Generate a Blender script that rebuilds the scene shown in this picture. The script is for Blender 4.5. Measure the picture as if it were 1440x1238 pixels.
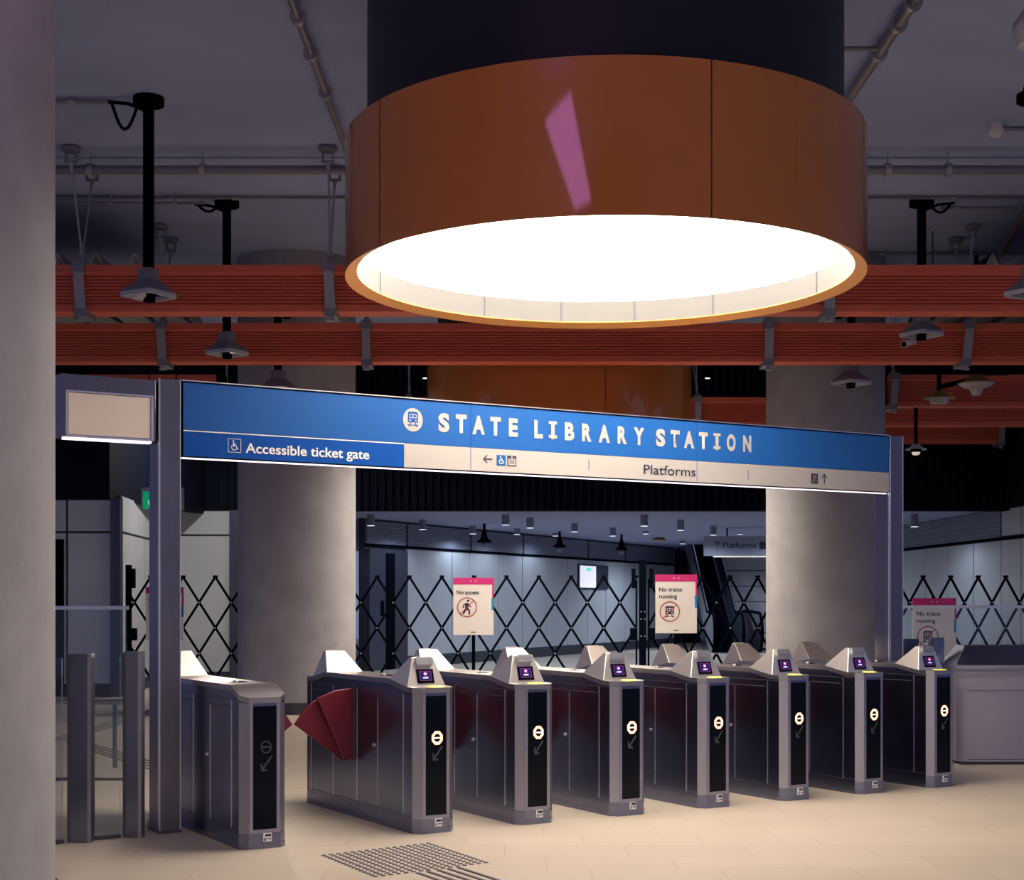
import bpy, bmesh, math, random
from math import pi, sin, cos, radians as RAD
from mathutils import Vector, Matrix
random.seed(4)
for o in list(bpy.data.objects): bpy.data.objects.remove(o)
S = bpy.context.scene
COL = S.collection

# ------------------------------------------------------------------ camera, world, exposure
F = 2086.0; CX = 720.0; HY = 845.0; EYE = 1.6
cam = bpy.data.cameras.new('camera'); camo = bpy.data.objects.new('camera', cam); COL.objects.link(camo)
camo.location = (0, 0, EYE); camo.rotation_euler = (pi/2, 0, 0)
cam.sensor_fit = 'HORIZONTAL'; cam.sensor_width = 36.0; cam.lens = F/1440*36
cam.shift_y = (HY-619.0)/1440.0; cam.clip_start = 0.05; cam.clip_end = 300
S.camera = camo
S.view_settings.view_transform = 'Standard'; S.view_settings.look = 'None'
S.view_settings.exposure = 0.0; S.view_settings.gamma = 1.0; S.view_settings.use_curve_mapping = False
W = bpy.data.worlds.new('world'); S.world = W; W.use_nodes = True
bgn = W.node_tree.nodes['Background']
bgn.inputs[0].default_value = (0.074, 0.082, 0.152, 1); bgn.inputs[1].default_value = 2.2
RING_GLOW = 8.2

def P(x, y, Y):                     # a point of the place at depth Y seen at (x, y)
    return Vector(((x-CX)/F*Y, Y, EYE+(HY-y)/F*Y))

# ------------------------------------------------------------------ materials
def mat(name, col, rough=0.5, metal=0.0, emit=None, es=0.0, coat=0.0, spec=0.5, noise=0.0, nscale=6.0, bump=0.0, bscale=60.0, stretch=None, trans=0.0, alpha=1.0, rnoise=0.0):
    m = bpy.data.materials.new(name); m.use_nodes = True
    nt = m.node_tree; b = nt.nodes['Principled BSDF']
    b.inputs['Base Color'].default_value = (*col, 1); b.inputs['Roughness'].default_value = rough
    b.inputs['Metallic'].default_value = metal; b.inputs['Specular IOR Level'].default_value = spec
    b.inputs['Coat Weight'].default_value = coat; b.inputs['Coat Roughness'].default_value = 0.06
    b.inputs['Transmission Weight'].default_value = trans; b.inputs['Alpha'].default_value = alpha
    if emit: b.inputs['Emission Color'].default_value = (*emit, 1); b.inputs['Emission Strength'].default_value = es
    if noise or bump or rnoise:
        tc = nt.nodes.new('ShaderNodeTexCoord'); mp = nt.nodes.new('ShaderNodeMapping')
        nt.links.new(tc.outputs['Object'], mp.inputs[0])
        if stretch: mp.inputs['Scale'].default_value = stretch
    if noise:
        n = nt.nodes.new('ShaderNodeTexNoise'); n.inputs['Scale'].default_value = nscale; n.inputs['Detail'].default_value = 6
        nt.links.new(mp.outputs[0], n.inputs['Vector'])
        r = nt.nodes.new('ShaderNodeMapRange'); r.inputs['From Min'].default_value = 0.3; r.inputs['From Max'].default_value = 0.7
        r.inputs['To Min'].default_value = 1-noise; r.inputs['To Max'].default_value = 1+noise
        nt.links.new(n.outputs['Fac'], r.inputs['Value'])
        mx = nt.nodes.new('ShaderNodeVectorMath'); mx.operation = 'SCALE'; mx.inputs[0].default_value = col
        nt.links.new(r.outputs[0], mx.inputs['Scale']); nt.links.new(mx.outputs[0], b.inputs['Base Color'])
    if rnoise:
        n = nt.nodes.new('ShaderNodeTexNoise'); n.inputs['Scale'].default_value = nscale
        nt.links.new(mp.outputs[0], n.inputs['Vector'])
        r = nt.nodes.new('ShaderNodeMapRange'); r.inputs['To Min'].default_value = rough-rnoise; r.inputs['To Max'].default_value = rough+rnoise
        nt.links.new(n.outputs['Fac'], r.inputs['Value']); nt.links.new(r.outputs[0], b.inputs['Roughness'])
    if bump:
        n = nt.nodes.new('ShaderNodeTexNoise'); n.inputs['Scale'].default_value = bscale; n.inputs['Detail'].default_value = 4
        nt.links.new(mp.outputs[0], n.inputs['Vector'])
        bp = nt.nodes.new('ShaderNodeBump'); bp.inputs['Strength'].default_value = bump; bp.inputs['Distance'].default_value = 0.01
        nt.links.new(n.outputs['Fac'], bp.inputs['Height']); nt.links.new(bp.outputs[0], b.inputs['Normal'])
    return m

def glass_mat(name, tint=(0.93, 0.96, 0.97), rough=0.0):
    m = bpy.data.materials.new(name); m.use_nodes = True; nt = m.node_tree
    for n in list(nt.nodes): nt.nodes.remove(n)
    out = nt.nodes.new('ShaderNodeOutputMaterial'); mix = nt.nodes.new('ShaderNodeMixShader')
    t = nt.nodes.new('ShaderNodeBsdfTransparent'); t.inputs[0].default_value = (*tint, 1)
    g = nt.nodes.new('ShaderNodeBsdfGlossy'); g.inputs['Roughness'].default_value = 0.02+rough
    fr = nt.nodes.new('ShaderNodeFresnel'); fr.inputs[0].default_value = 1.45
    nt.links.new(fr.outputs[0], mix.inputs[0]); nt.links.new(t.outputs[0], mix.inputs[1]); nt.links.new(g.outputs[0], mix.inputs[2])
    nt.links.new(mix.outputs[0], out.inputs[0]); return m

M = {}
M['steel_post'] = mat('dark_brushed_steel', (0.21, 0.20, 0.235), 0.32, 1.0, noise=0.05, nscale=8, stretch=(12, 12, 0.3))
M['concrete'] = mat('concrete', (0.345, 0.345, 0.37), 0.75, noise=0.10, nscale=3.0, bump=0.12, bscale=40)
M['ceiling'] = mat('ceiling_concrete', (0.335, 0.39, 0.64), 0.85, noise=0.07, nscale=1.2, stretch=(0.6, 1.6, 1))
M['steel'] = mat('brushed_steel', (0.205, 0.225, 0.335), 0.25, 1.0, noise=0.05, nscale=8, stretch=(12, 12, 0.3))
M['steel_top'] = mat('brushed_steel_top', (0.42, 0.40, 0.42), 0.36, 1.0, noise=0.03, nscale=20, stretch=(6, 1, 1))
M['steel_front'] = mat('satin_steel', (0.38, 0.37, 0.45), 0.42, 1.0)
M['steel_dark'] = mat('seam_dark', (0.06, 0.06, 0.08), 0.6)
M['seam_light'] = mat('bright_edge_steel', (0.8, 0.77, 0.8), 0.35, 1.0)
M['screen'] = mat('black_display_glass', (0.002, 0.004, 0.010), 0.15, spec=0.15)
M['orange'] = mat('orange_gloss_paint', (0.56, 0.18, 0.03), 0.42, coat=1.0, spec=0.3)
M['orange'].node_tree.nodes['Principled BSDF'].inputs['Coat IOR'].default_value = 1.6
M['orange_lip'] = mat('orange_satin_paint', (0.50, 0.20, 0.045), 0.5)
M['core'] = mat('navy_paint', (0.006, 0.008, 0.016), 0.55)
M['glow'] = mat('ring_diffuser', (0.9, 0.9, 0.9), 0.5, emit=(1.0, 0.86, 0.70), es=RING_GLOW)
M['cream'] = mat('white_reflector', (0.122, 0.122, 0.124), 0.6, spec=0.2)
M['red'] = mat('red_panel_paint', (0.74, 0.145, 0.085), 0.55, spec=0.35)
M['red_dark'] = mat('dark_red_paint', (0.25, 0.05, 0.04), 0.6)
M['flap'] = mat('crimson_plastic', (0.125, 0.006, 0.019), 0.40)
M['black'] = mat('matt_black', (0.0015, 0.003, 0.008), 0.8, spec=0.02)
M['steel_head'] = mat('pale_satin_steel', (0.86, 0.79, 0.73), 0.45, 1.0)
M['black_bulk'] = mat('black_cladding', (0.004, 0.007, 0.017), 0.8, spec=0.1)
M['blue'] = mat('blue_sign_film', (0.014, 0.102, 0.37), 0.38, spec=0.3)
M['blue_deep'] = mat('deep_blue_film', (0.001, 0.072, 0.37), 0.45, spec=0.2)
M['white_sign'] = mat('white_sign_film', (0.42, 0.40, 0.39), 0.5)
M['ink'] = mat('dark_ink', (0.02, 0.02, 0.05), 0.5)
M['led'] = mat('led_strip', (1, 1, 1), 0.5, emit=(1.0, 0.84, 0.97), es=1.5)
M['blank'] = mat('translucent_blank_panel', (0.62, 0.53, 0.46), 0.6, emit=(1.0, 0.80, 0.66), es=0.12)
M['panel_white'] = mat('white_glass_panel', (0.52, 0.56, 0.61), 0.22, noise=0.03, nscale=0.7)
M['louvre'] = mat('grey_louvre', (0.20, 0.225, 0.31), 0.5)
M['skirting'] = mat('dark_skirting', (0.03, 0.035, 0.055), 0.5)
M['hood'] = mat('grey_hood_paint', (0.20, 0.20, 0.25), 0.5)
M['hood_rim'] = mat('pale_grey_rim', (0.42, 0.43, 0.52), 0.4)
M['galv'] = mat('galvanised_steel', (0.42, 0.42, 0.46), 0.45, 0.8)
M['strap'] = mat('pale_grey_strap', (0.36, 0.37, 0.42), 0.5)
M['pipe'] = mat('grey_pipe', (0.24, 0.24, 0.28), 0.45, 0.4)
M['white_plastic'] = mat('white_plastic', (0.70, 0.66, 0.68), 0.4)
M['yellow'] = mat('yellow_reader_pad', (0.75, 0.72, 0.10), 0.4, emit=(0.9, 0.85, 0.12), es=0.25)
M['olive'] = mat('mustard_shade', (0.42, 0.27, 0.05), 0.45)
M['opal'] = mat('opal_glass', (0.55, 0.50, 0.52), 0.25)
M['opal_lit'] = mat('opal_lit', (0.9, 0.85, 0.75), 0.4, emit=(1.0, 0.88, 0.72), es=0.5)
M['down_lens'] = mat('downlight_lens', (1, 1, 1), 0.4, emit=(0.85, 0.88, 1.0), es=1.6)
M['led_red'] = mat('orange_red_led', (1, 0.3, 0.1), 0.5, emit=(1.0, 0.36, 0.16), es=2.6)
M['led_core'] = mat('white_hot_led', (1, 0.8, 0.6), 0.5, emit=(1.0, 0.70, 0.48), es=2.4)
M['led_off'] = mat('unlit_led', (0.055, 0.075, 0.085), 0.5)
M['led_green'] = mat('green_led', (0.1, 0.9, 0.4), 0.5, emit=(0.05, 0.9, 0.35), es=1.6)
M['scr_blue'] = mat('screen_blue', (0.01, 0.0, 0.08), 0.4, emit=(0.005, 0.003, 0.065), es=1.0)
M['scr_pink'] = mat('screen_pink', (0.5, 0.05, 0.2), 0.4, emit=(0.95, 0.22, 0.45), es=1.1)
M['scr_white'] = mat('screen_white', (0.8, 0.8, 0.9), 0.4, emit=(0.8, 0.75, 1.0), es=0.9)
M['scr_frame'] = mat('screen_pink_line', (0.3, 0.05, 0.2), 0.4, emit=(0.55, 0.10, 0.34), es=0.25)
M['magenta'] = mat('magenta_print', (0.66, 0.03, 0.22), 0.5)
M['cyan'] = mat('blue_print', (0.02, 0.30, 0.62), 0.5)
M['poster'] = mat('poster_white', (0.90, 0.87, 0.84), 0.55)
M['print_red'] = mat('red_print', (0.50, 0.04, 0.06), 0.5)
M['green_exit'] = mat('green_exit_panel', (0.0, 0.28, 0.11), 0.4, emit=(0.0, 0.42, 0.17), es=0.5)
M['exit_white'] = mat('exit_white', (0.7, 0.8, 0.75), 0.4, emit=(0.7, 1.0, 0.85), es=0.5)
M['glass'] = glass_mat('clear_glass')
M['lens'] = glass_mat('clear_cover', (0.9, 0.9, 0.92))
M['tactile'] = mat('dark_tactile_metal', (0.10, 0.095, 0.12), 0.5, 0.3)
M['fold'] = mat('folded_plate', (0.34, 0.34, 0.38), 0.6)
M['lift'] = mat('dark_lift_steel', (0.075, 0.09, 0.13), 0.35, 0.6)
M['purple'] = mat('purple_screen', (0.3, 0.05, 0.3), 0.5, emit=(0.85, 0.28, 0.85), es=3.8)
M['wall_reflection'] = mat('screen_reflection_white', (0.8, 0.8, 0.85), 0.4, emit=(0.80, 0.82, 0.95), es=0.8)  # glow that paints the screen reflection on the corridor wall
M['teal'] = mat('screen_reflection_teal', (0.1, 0.7, 0.5), 0.4, emit=(0.2, 0.85, 0.65), es=0.8)
M['sign_grey'] = mat('grey_sign_face', (0.30, 0.34, 0.44), 0.5)
M['stair_white'] = mat('white_cladding', (0.50, 0.50, 0.53), 0.4)

def floor_material():
    m = bpy.data.materials.new('floor_tiles'); m.use_nodes = True; nt = m.node_tree; b = nt.nodes['Principled BSDF']
    N = nt.nodes.new; L = nt.links.new
    tc = N('ShaderNodeTexCoord'); sp = N('ShaderNodeSeparateXYZ'); L(tc.outputs['Object'], sp.inputs[0])
    def mth(op, a, c=None):
        n = N('ShaderNodeMath'); n.operation = op
        for i, v in enumerate((a, c)):
            if v is None: continue
            if isinstance(v, (int, float)): n.inputs[i].default_value = v
            else: L(v, n.inputs[i])
        return n.outputs[0]
    yy = mth('DIVIDE', mth('SUBTRACT', sp.outputs['Y'], 8.86), 0.416)
    row = mth('FLOOR', yy); fy = mth('SUBTRACT', yy, row)
    xx = mth('DIVIDE', mth('ADD', mth('SUBTRACT', sp.outputs['X'], 0.989), mth('MULTIPLY', row, 0.257)), 0.78)
    cellx = mth('FLOOR', xx); fx = mth('SUBTRACT', xx, cellx)
    j1 = mth('LESS_THAN', mth('MINIMUM', fy, mth('SUBTRACT', 1.0, fy)), 0.0065)
    j2 = mth('LESS_THAN', mth('MINIMUM', fx, mth('SUBTRACT', 1.0, fx)), 0.0028)
    j = mth('MAXIMUM', j1, j2)
    cv = N('ShaderNodeCombineXYZ'); L(cellx, cv.inputs[0]); L(row, cv.inputs[1])
    wn = N('ShaderNodeTexWhiteNoise'); wn.noise_dimensions = '2D'; L(cv.outputs[0], wn.inputs['Vector'])
    ns = N('ShaderNodeTexNoise'); ns.inputs['Scale'].default_value = 90; ns.inputs['Detail'].default_value = 5; L(tc.outputs['Object'], ns.inputs['Vector'])
    ns2 = N('ShaderNodeTexNoise'); ns2.inputs['Scale'].default_value = 1.1; L(tc.outputs['Object'], ns2.inputs['Vector'])
    v = mth('ADD', 0.86, mth('ADD', mth('MULTIPLY', wn.outputs['Value'], 0.07), mth('ADD', mth('MULTIPLY', ns.outputs['Fac'], 0.14), mth('MULTIPLY', ns2.outputs['Fac'], 0.06))))
    v = mth('MULTIPLY', v, mth('SUBTRACT', 1.0, mth('MULTIPLY', j, 0.38)))
    sc = N('ShaderNodeVectorMath'); sc.operation = 'SCALE'; sc.inputs[0].default_value = (0.505, 0.44, 0.365); L(v, sc.inputs['Scale'])
    L(sc.outputs[0], b.inputs['Base Color']); b.inputs['Roughness'].default_value = 0.48; b.inputs['Specular IOR Level'].default_value = 0.4
    return m
M['floor'] = floor_material()

# ------------------------------------------------------------------ mesh helpers
class MB:
    def __init__(s): s.bm = bmesh.new(); s.mats = []
    def _mi(s, m):
        if m is None: return 0
        if m not in s.mats: s.mats.append(m)
        return s.mats.index(m)
    def poly(s, pts, faces, m=None, smooth=False, T=None):
        vs = [s.bm.verts.new((T @ Vector(p)) if T else p) for p in pts]
        k = s._mi(m)
        for f in faces:
            try:
                fc = s.bm.faces.new([vs[i] for i in f]); fc.material_index = k; fc.smooth = smooth
            except ValueError: pass
        return s
    def box(s, x0, x1, y0, y1, z0, z1, m=None, T=None):
        p = [(x0,y0,z0),(x1,y0,z0),(x1,y1,z0),(x0,y1,z0),(x0,y0,z1),(x1,y0,z1),(x1,y1,z1),(x0,y1,z1)]
        return s.poly(p, [(0,3,2,1),(4,5,6,7),(0,1,5,4),(1,2,6,5),(2,3,7,6),(3,0,4,7)], m, T=T)
    def prism(s, pts2, a, b, axis='z', m=None, T=None, smooth=False):
        def v(p, t):
            if axis == 'z': return (p[0], p[1], t)
            if axis == 'y': return (p[0], t, p[1])
            return (t, p[0], p[1])
        n = len(pts2); pts = [v(p, a) for p in pts2]+[v(p, b) for p in pts2]
        fs = [tuple(range(n))[::-1], tuple(range(n, 2*n))]
        s.poly(pts, fs, m, T=T)
        # side faces share own verts so caps stay flat
        s.poly(pts, [(i, (i+1) % n, n+(i+1) % n, n+i) for i in range(n)], m, smooth, T)
        return s
    def tube(s, p0, p1, r0, r1=None, n=16, m=None, caps=True, smooth=True, T=None):
        r1 = r0 if r1 is None else r1
        p0, p1 = Vector(p0), Vector(p1); d = (p1-p0).normalized()
        a = d.orthogonal().normalized(); b = d.cross(a)
        pts = []
        for p, r in ((p0, r0), (p1, r1)):
            for i in range(n):
                t = 2*pi*i/n; pts.append(p+(a*cos(t)+b*sin(t))*r)
        s.poly(pts, [(i, (i+1) % n, n+(i+1) % n, n+i) for i in range(n)], m, smooth, T)
        if caps: s.poly(pts[:n], [tuple(range(n))[::-1]], m, T=T); s.poly(pts[n:], [tuple(range(n))], m, T=T)
        return s
    def path(s, pts, r, n=8, m=None):
        for a, b in zip(pts[:-1], pts[1:]): s.tube(a, b, r, n=n, m=m)
        return s
    def lathe(s, prof, a0=0, a1=2*pi, n=64, m=None, c=(0,0), smooth=True, close=False):
        full = abs(a1-a0-2*pi) < 1e-6; k = n if full else n+1
        for (r0, z0), (r1, z1) in zip(prof, prof[1:]+([prof[0]] if close else [])):
            pts = []
            for r, z in ((r0, z0), (r1, z1)):
                for i in range(k):
                    t = a0+(a1-a0)*i/n; pts.append((c[0]+r*sin(t), c[1]-r*cos(t), z))
            s.poly(pts, [(i, (i+1) % k, k+(i+1) % k, k+i) for i in range(n)], m, smooth)
        return s
    def disc(s, c, r, z, n=64, m=None, ri=0.0):
        pts = [(c[0]+r*sin(2*pi*i/n), c[1]-r*cos(2*pi*i/n), z) for i in range(n)]
        s.poly(pts, [tuple(range(n))], m); return s
    def build(s, name, m, parent=None, loc=None, rz=None, bevel=0, weld=True):
        if weld: bmesh.ops.remove_doubles(s.bm, verts=s.bm.verts, dist=1e-5)
        bmesh.ops.recalc_face_normals(s.bm, faces=s.bm.faces)
        me = bpy.data.meshes.new(name); s.bm.to_mesh(me); s.bm.free(); me.set_sharp_from_angle(angle=RAD(38))
        if s.mats:
            for k in s.mats: me.materials.append(M[k])
        else: me.materials.append(M[m])
        o = bpy.data.objects.new(name, me); COL.objects.link(o)
        if parent: o.parent = parent
        if loc is not None: o.location = loc
        if rz is not None: o.rotation_euler.z = rz
        if bevel:
            md = o.modifiers.new('bevel', 'BEVEL'); md.width = bevel; md.segments = 2; md.limit_method = 'ANGLE'; md.angle_limit = RAD(40)
        return o

def tag(o, label=None, cat=None, group=None, kind=None):
    if label: o['label'] = label
    if cat: o['category'] = cat
    if group: o['group'] = group
    if kind: o['kind'] = kind
    return o
def thing(name, label, cat, loc=(0,0,0), rz=0, group=None):
    o = bpy.data.objects.new(name, None); COL.objects.link(o); o.location = loc; o.rotation_euler.z = rz
    o.empty_display_size = 0.1
    return tag(o, label, cat, group)
def struct(o): o['kind'] = 'structure'; return o
def copy_tree(o, parent=None):
    c = o.copy(); COL.objects.link(c)
    if parent: c.parent = parent
    for ch in [x for x in bpy.data.objects if x.parent == o]: copy_tree(ch, c)
    return c

# text: glyphs turned into real extruded meshes, in the local XZ plane facing -Y
def text_obj(txt, m, x0, x1, zb, cap, parent, name='lettering', y=0.0, bold=0.0, thick=0.002, center=False, label=None):
    cu = bpy.data.curves.new(name, 'FONT'); cu.body = txt; cu.size = 1.0; cu.offset = bold; cu.extrude = 0.0; cu.resolution_u = 4
    to = bpy.data.objects.new('tmp', cu); COL.objects.link(to)
    dg = bpy.context.evaluated_depsgraph_get(); me = bpy.data.meshes.new_from_object(to.evaluated_get(dg))
    bpy.data.objects.remove(to); bpy.data.curves.remove(cu)
    xs = [v.co.x for v in me.vertices]; mn, mxx = min(xs), max(xs)
    k = cap/0.73
    for v in me.vertices:
        if x1 is None: X = x0+(v.co.x-(mn+mxx)/2 if center else v.co.x-mn)*k
        else: X = x0+(v.co.x-mn)/(mxx-mn)*(x1-x0)
        v.co = Vector((X, y-thick, zb+v.co.y*k))
    me.materials.clear(); me.materials.append(M[m])
    me.name = name
    o = bpy.data.objects.new(name, me); COL.objects.link(o); o.parent = parent
    if label: o['label'] = label
    return o

TH = RAD(30.8); U = Vector((cos(TH), sin(TH), 0)); V = Vector((-sin(TH), cos(TH), 0))

# ================================================================== SETTING
b = MB(); b.box(-26, 26, -14, 62, -0.3, 0.0); struct(b.build('floor', 'floor'))
CEIL = 6.52
b = MB(); b.box(-14, 14, -4, 30.0, CEIL, CEIL+0.4)
struct(b.build('ceiling', 'ceiling'))
b = MB(); b.box(-14, 14, 16.45, 16.8, CEIL-0.015, CEIL-0.001); struct(b.build('trim_4', 'ceiling'))
# tall black ribbed bulkhead across the back of the concourse
b = MB(); b.box(-18, 18, 30.0, 30.3, 3.42, 7.0)
x = -18.0
while x < 18: b.box(x, x+0.07, 29.94, 30.0, 3.42, CEIL); x += 0.16
struct(b.build('wall_back', 'black_bulk'))
# white panelled room at the far left: front face at 24.7, return to 30
b = MB()
b.box(-18, -6.70, 24.7, 24.95, 3.30, CEIL-0.01)
b.poly([(-6.70, 24.7, 3.30), (-6.2, 30, 3.36), (-6.2, 30, CEIL-0.01), (-6.70, 24.7, CEIL-0.01), (-6.8, 24.8, 3.30), (-6.4, 30, 3.36), (-6.4, 30, CEIL-0.01), (-6.8, 24.8, CEIL-0.01)],
       [(0,1,2,3), (4,7,6,5), (0,4,5,1), (3,2,6,7)])
struct(b.build('wall_left', 'black_bulk'))
def panel_wall(name, p0, p1, joints, z0, z1, rail=None, skirt=0.25, backm='panel_white', kind='structure', gap=0.02, rails=()):
    """a wall of white glazed panels from p0 to p1 with dark joints; joints are distances along it"""
    p0 = Vector((*p0, 0)); p1 = Vector((*p1, 0)); L = (p1-p0).length; a = math.atan2(p1.y-p0.y, p1.x-p0.x)
    b = MB(); b.box(0, L, 0.03, 0.12, 0, z1, 'skirting')
    js = [0]+list(joints)+[L]; zs = [skirt]+sorted(rails)+[z1]
    for s0, s1 in zip(js[:-1], js[1:]):
        for h0, h1 in zip(zs[:-1], zs[1:]): b.box(s0+gap, s1-gap, 0, 0.05, h0+0.02, h1-0.02, backm)
    b.box(0, L, -0.02, 0.04, 0, skirt, 'skirting')
    o = b.build(name, None, loc=p0, rz=a, weld=False)
    if kind: o['kind'] = kind
    return o
# far-left room: face with dark framing
panel_wall('wall_left_glazed', (-17.3, 24.7), (-6.52, 24.7), [1.9, 3.8, 5.7, 7.8, 9.89], 0, 3.29, rails=(2.74,), skirt=0.2)
b = MB(); b.box(-7.75, -7.46, 24.66, 24.72, 0.0, 2.62, 'black'); struct(b.build('door_1', None))
b = MB(); b.box(-6.66, -6.50, 24.60, 24.78, 0, 3.29, 'lift'); struct(b.build('trim_1', None))
panel_wall('wall_left_return', (-6.50, 24.75), (-6.92, 30.0), [2.2, 3.6], 0, 3.36, rails=(2.74,), skirt=0.18)
panel_wall('wall_back_left', (-6.92, 29.9), (-5.68, 29.9), [], 0, 3.42, rails=(2.92,), skirt=0.15)
b = MB(); b.box(-5.68, -5.50, 29.8, 30.0, 0, 3.42, 'lift'); struct(b.build('trim_2', None))
b = MB(); b.box(-5.50, -3.20, 29.95, 30.1, 0, 3.42, 'skirting'); struct(b.build('wall_back_centre', None))
# corridor beyond the shutter
CH = 3.47
b = MB(); b.box(-8, 14, 30.3, 49.4, CH, CH+0.2); b.box(-8, 5.95, 49.4, 56, CH, CH+0.2)
struct(b.build('ceiling_corridor', 'ceiling'))
A0 = Vector((-3.30, 33.6, 0)); A1 = Vector((5.75, 52.5, 0)); LA = (A1-A0).length; aA = math.atan2(A1.y-A0.y, A1.x-A0.x)
def along(px, p, d):           # distance along a wall line where the sight line px meets it
    a = (px-CX)/F; return (a*p.y-p.x)/(d.x-a*d.y)
dA = (A1-A0).normalized()
js = [along(x, A0, dA) for x in (635.6, 660.6, 701, 734.6, 768, 798, 826, 852, 878, 902, 922, 940)]
s_door = along(572, A0, dA)
b = MB(); b.box(0, LA, 0.03, 0.2, 0, CH, 'skirting')
zz = [s_door]+[j for j in js if j < LA-0.2]+[LA]
for s0, s1 in zip(zz[:-1], zz[1:]): b.box(s0+0.02, s1-0.02, 0, 0.05, 0.28, 2.83, 'panel_white')
b.box(0, LA, -0.02, 0.04, 0, 0.27, 'skirting'); b.box(0, LA, -0.04, 0.04, 2.84, 2.90, 'black')
for k in range(10): b.box(0, LA, -0.02-0.012*(k % 2), 0.04, 2.90+0.052*k, 2.90+0.052*k+0.045, 'louvre')
for j in (along(571, A0, dA), js[1], js[3], js[6], js[8]): b.box(j-0.02, j+0.02, -0.05, 0.04, 2.90, 3.42, 'skirting')
struct(b.build('wall_corridor_left', None, loc=A0, rz=aA, weld=False))
b = MB(); b.box(0.05, s_door-0.05, -0.06, 0.03, 0, 2.78, 'lift')
b.box(s_door*0.42, s_door*0.62, -0.075, -0.06, 0, 2.7, 'black'); b.box(s_door*0.64, s_door*0.95, -0.075, -0.06, 0.02, 2.72, 'skirting')
b.box(s_door*0.30, s_door*0.35, -0.09, -0.06, 1.25, 1.6, 'black')
d = b.build('door_2', None, loc=A0, rz=aA); struct(d)
# reflection of a lit screen in the wall glass, painted as a glowing panel
sx0 = along(812, A0, dA); sx1 = along(853, A0, dA)
t = thing('screen_reflection', 'painted reflection of a lit white screen in the panelled corridor wall behind the folding barrier', 'screen', A0, aA)
b = MB(); b.box(sx0, sx1, -0.06, -0.001, 1.95, 2.70); b.build('reflection_backing', 'skirting', t)
b = MB(); b.box(sx0+0.05, sx0+(sx1-sx0)*0.55, -0.075, -0.061, 2.0, 2.66, 'wall_reflection'); b.box(sx0+0.5, sx0+0.9, -0.08, -0.0751, 2.5, 2.6, 'teal'); b.build('lit_panel', None, t)
# right-hand corridor wall
R0 = Vector((9.62, 40.0, 0)); R1 = Vector((10.15, 27.5, 0)); dR = (R1-R0).normalized(); LR = 12.52
jr = [along(x, R0, dR) for x in (1301, 1333, 1369, 1408, 1436)]; jr = sorted(j for j in jr if 0.1 < j < LR)
b = MB(); b.box(0, LR, 0.03, 0.2, 0, 3.47, 'skirting')
zz = [0]+jr+[LR]
for s0, s1 in zip(zz[:-1], zz[1:]):
    b.box(s0+0.02, s1-0.02, 0, 0.05, 0.22, 2.83, 'panel_white')
sl = along(1408, R0, dR)
b.box(0, LR, -0.04, 0.04, 2.84, 2.90, 'black')
for k in range(10): b.box(0, sl, -0.02-0.012*(k % 2), 0.04, 2.90+0.056*k, 2.90+0.056*k+0.048, 'louvre')
for s0, s1 in ((sl+0.02, jr[-1]-0.02), (jr[-1]+0.02, LR)):
    if s1 > s0: b.box(s0, s1, 0, 0.05, 2.92, 3.46, 'panel_white')
b.box(0, LR, -0.02, 0.04, 0, 0.2, 'skirting')
aR = math.atan2(dR.y, dR.x)
struct(b.build('wall_corridor_right', None, loc=R0, rz=aR, weld=False))
b = MB(); b.box(10.0, 18.0, 27.4, 29.9, 3.47, CEIL-0.01); b.box(10.6, 18.0, 27.45, 27.6, 0, 3.47); struct(b.build('wall_right', 'black_bulk'))
# end of the corridor: dark escalator opening, white stepped cladding
b = MB(); b.box(-2, 14, 56.0, 56.3, 0, 9.0); struct(b.build('wall_corridor_end', 'black_bulk'))
b = MB()
for k in range(6): b.box(7.10, 12.5, 49.6, 49.8, 0.02+k*0.52, 0.51+k*0.52, 'stair_white')
b.box(7.10, 12.5, 49.62, 49.9, 0, 3.2, 'skirting'); b.box(7.10, 12.5, 49.4, 49.8, 3.14, 3.22, 'stair_white')
struct(b.build('trim_3', None, weld=False))

# ================================================================== COLUMNS
def column(x, y, label, seam=None):
    b = MB(); b.lathe([(0.85, 0.16), (0.85, CEIL)], n=96, m='concrete')
    b.lathe([(0.0, 0.0), (0.87, 0.0), (0.87, 0.165), (0.85, 0.165)], n=96, m='skirting')
    o = b.build('concrete_column', None, loc=(x, y, 0)); return tag(o, label, 'column')
column(-3.13, 21.6, 'round concrete column rising behind the left end of the blue sign')
column(4.56, 21.6, 'round concrete column rising behind the right end of the blue sign')
column(-3.13, 7.28, 'large foreground concrete column filling the left edge of the picture')

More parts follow.
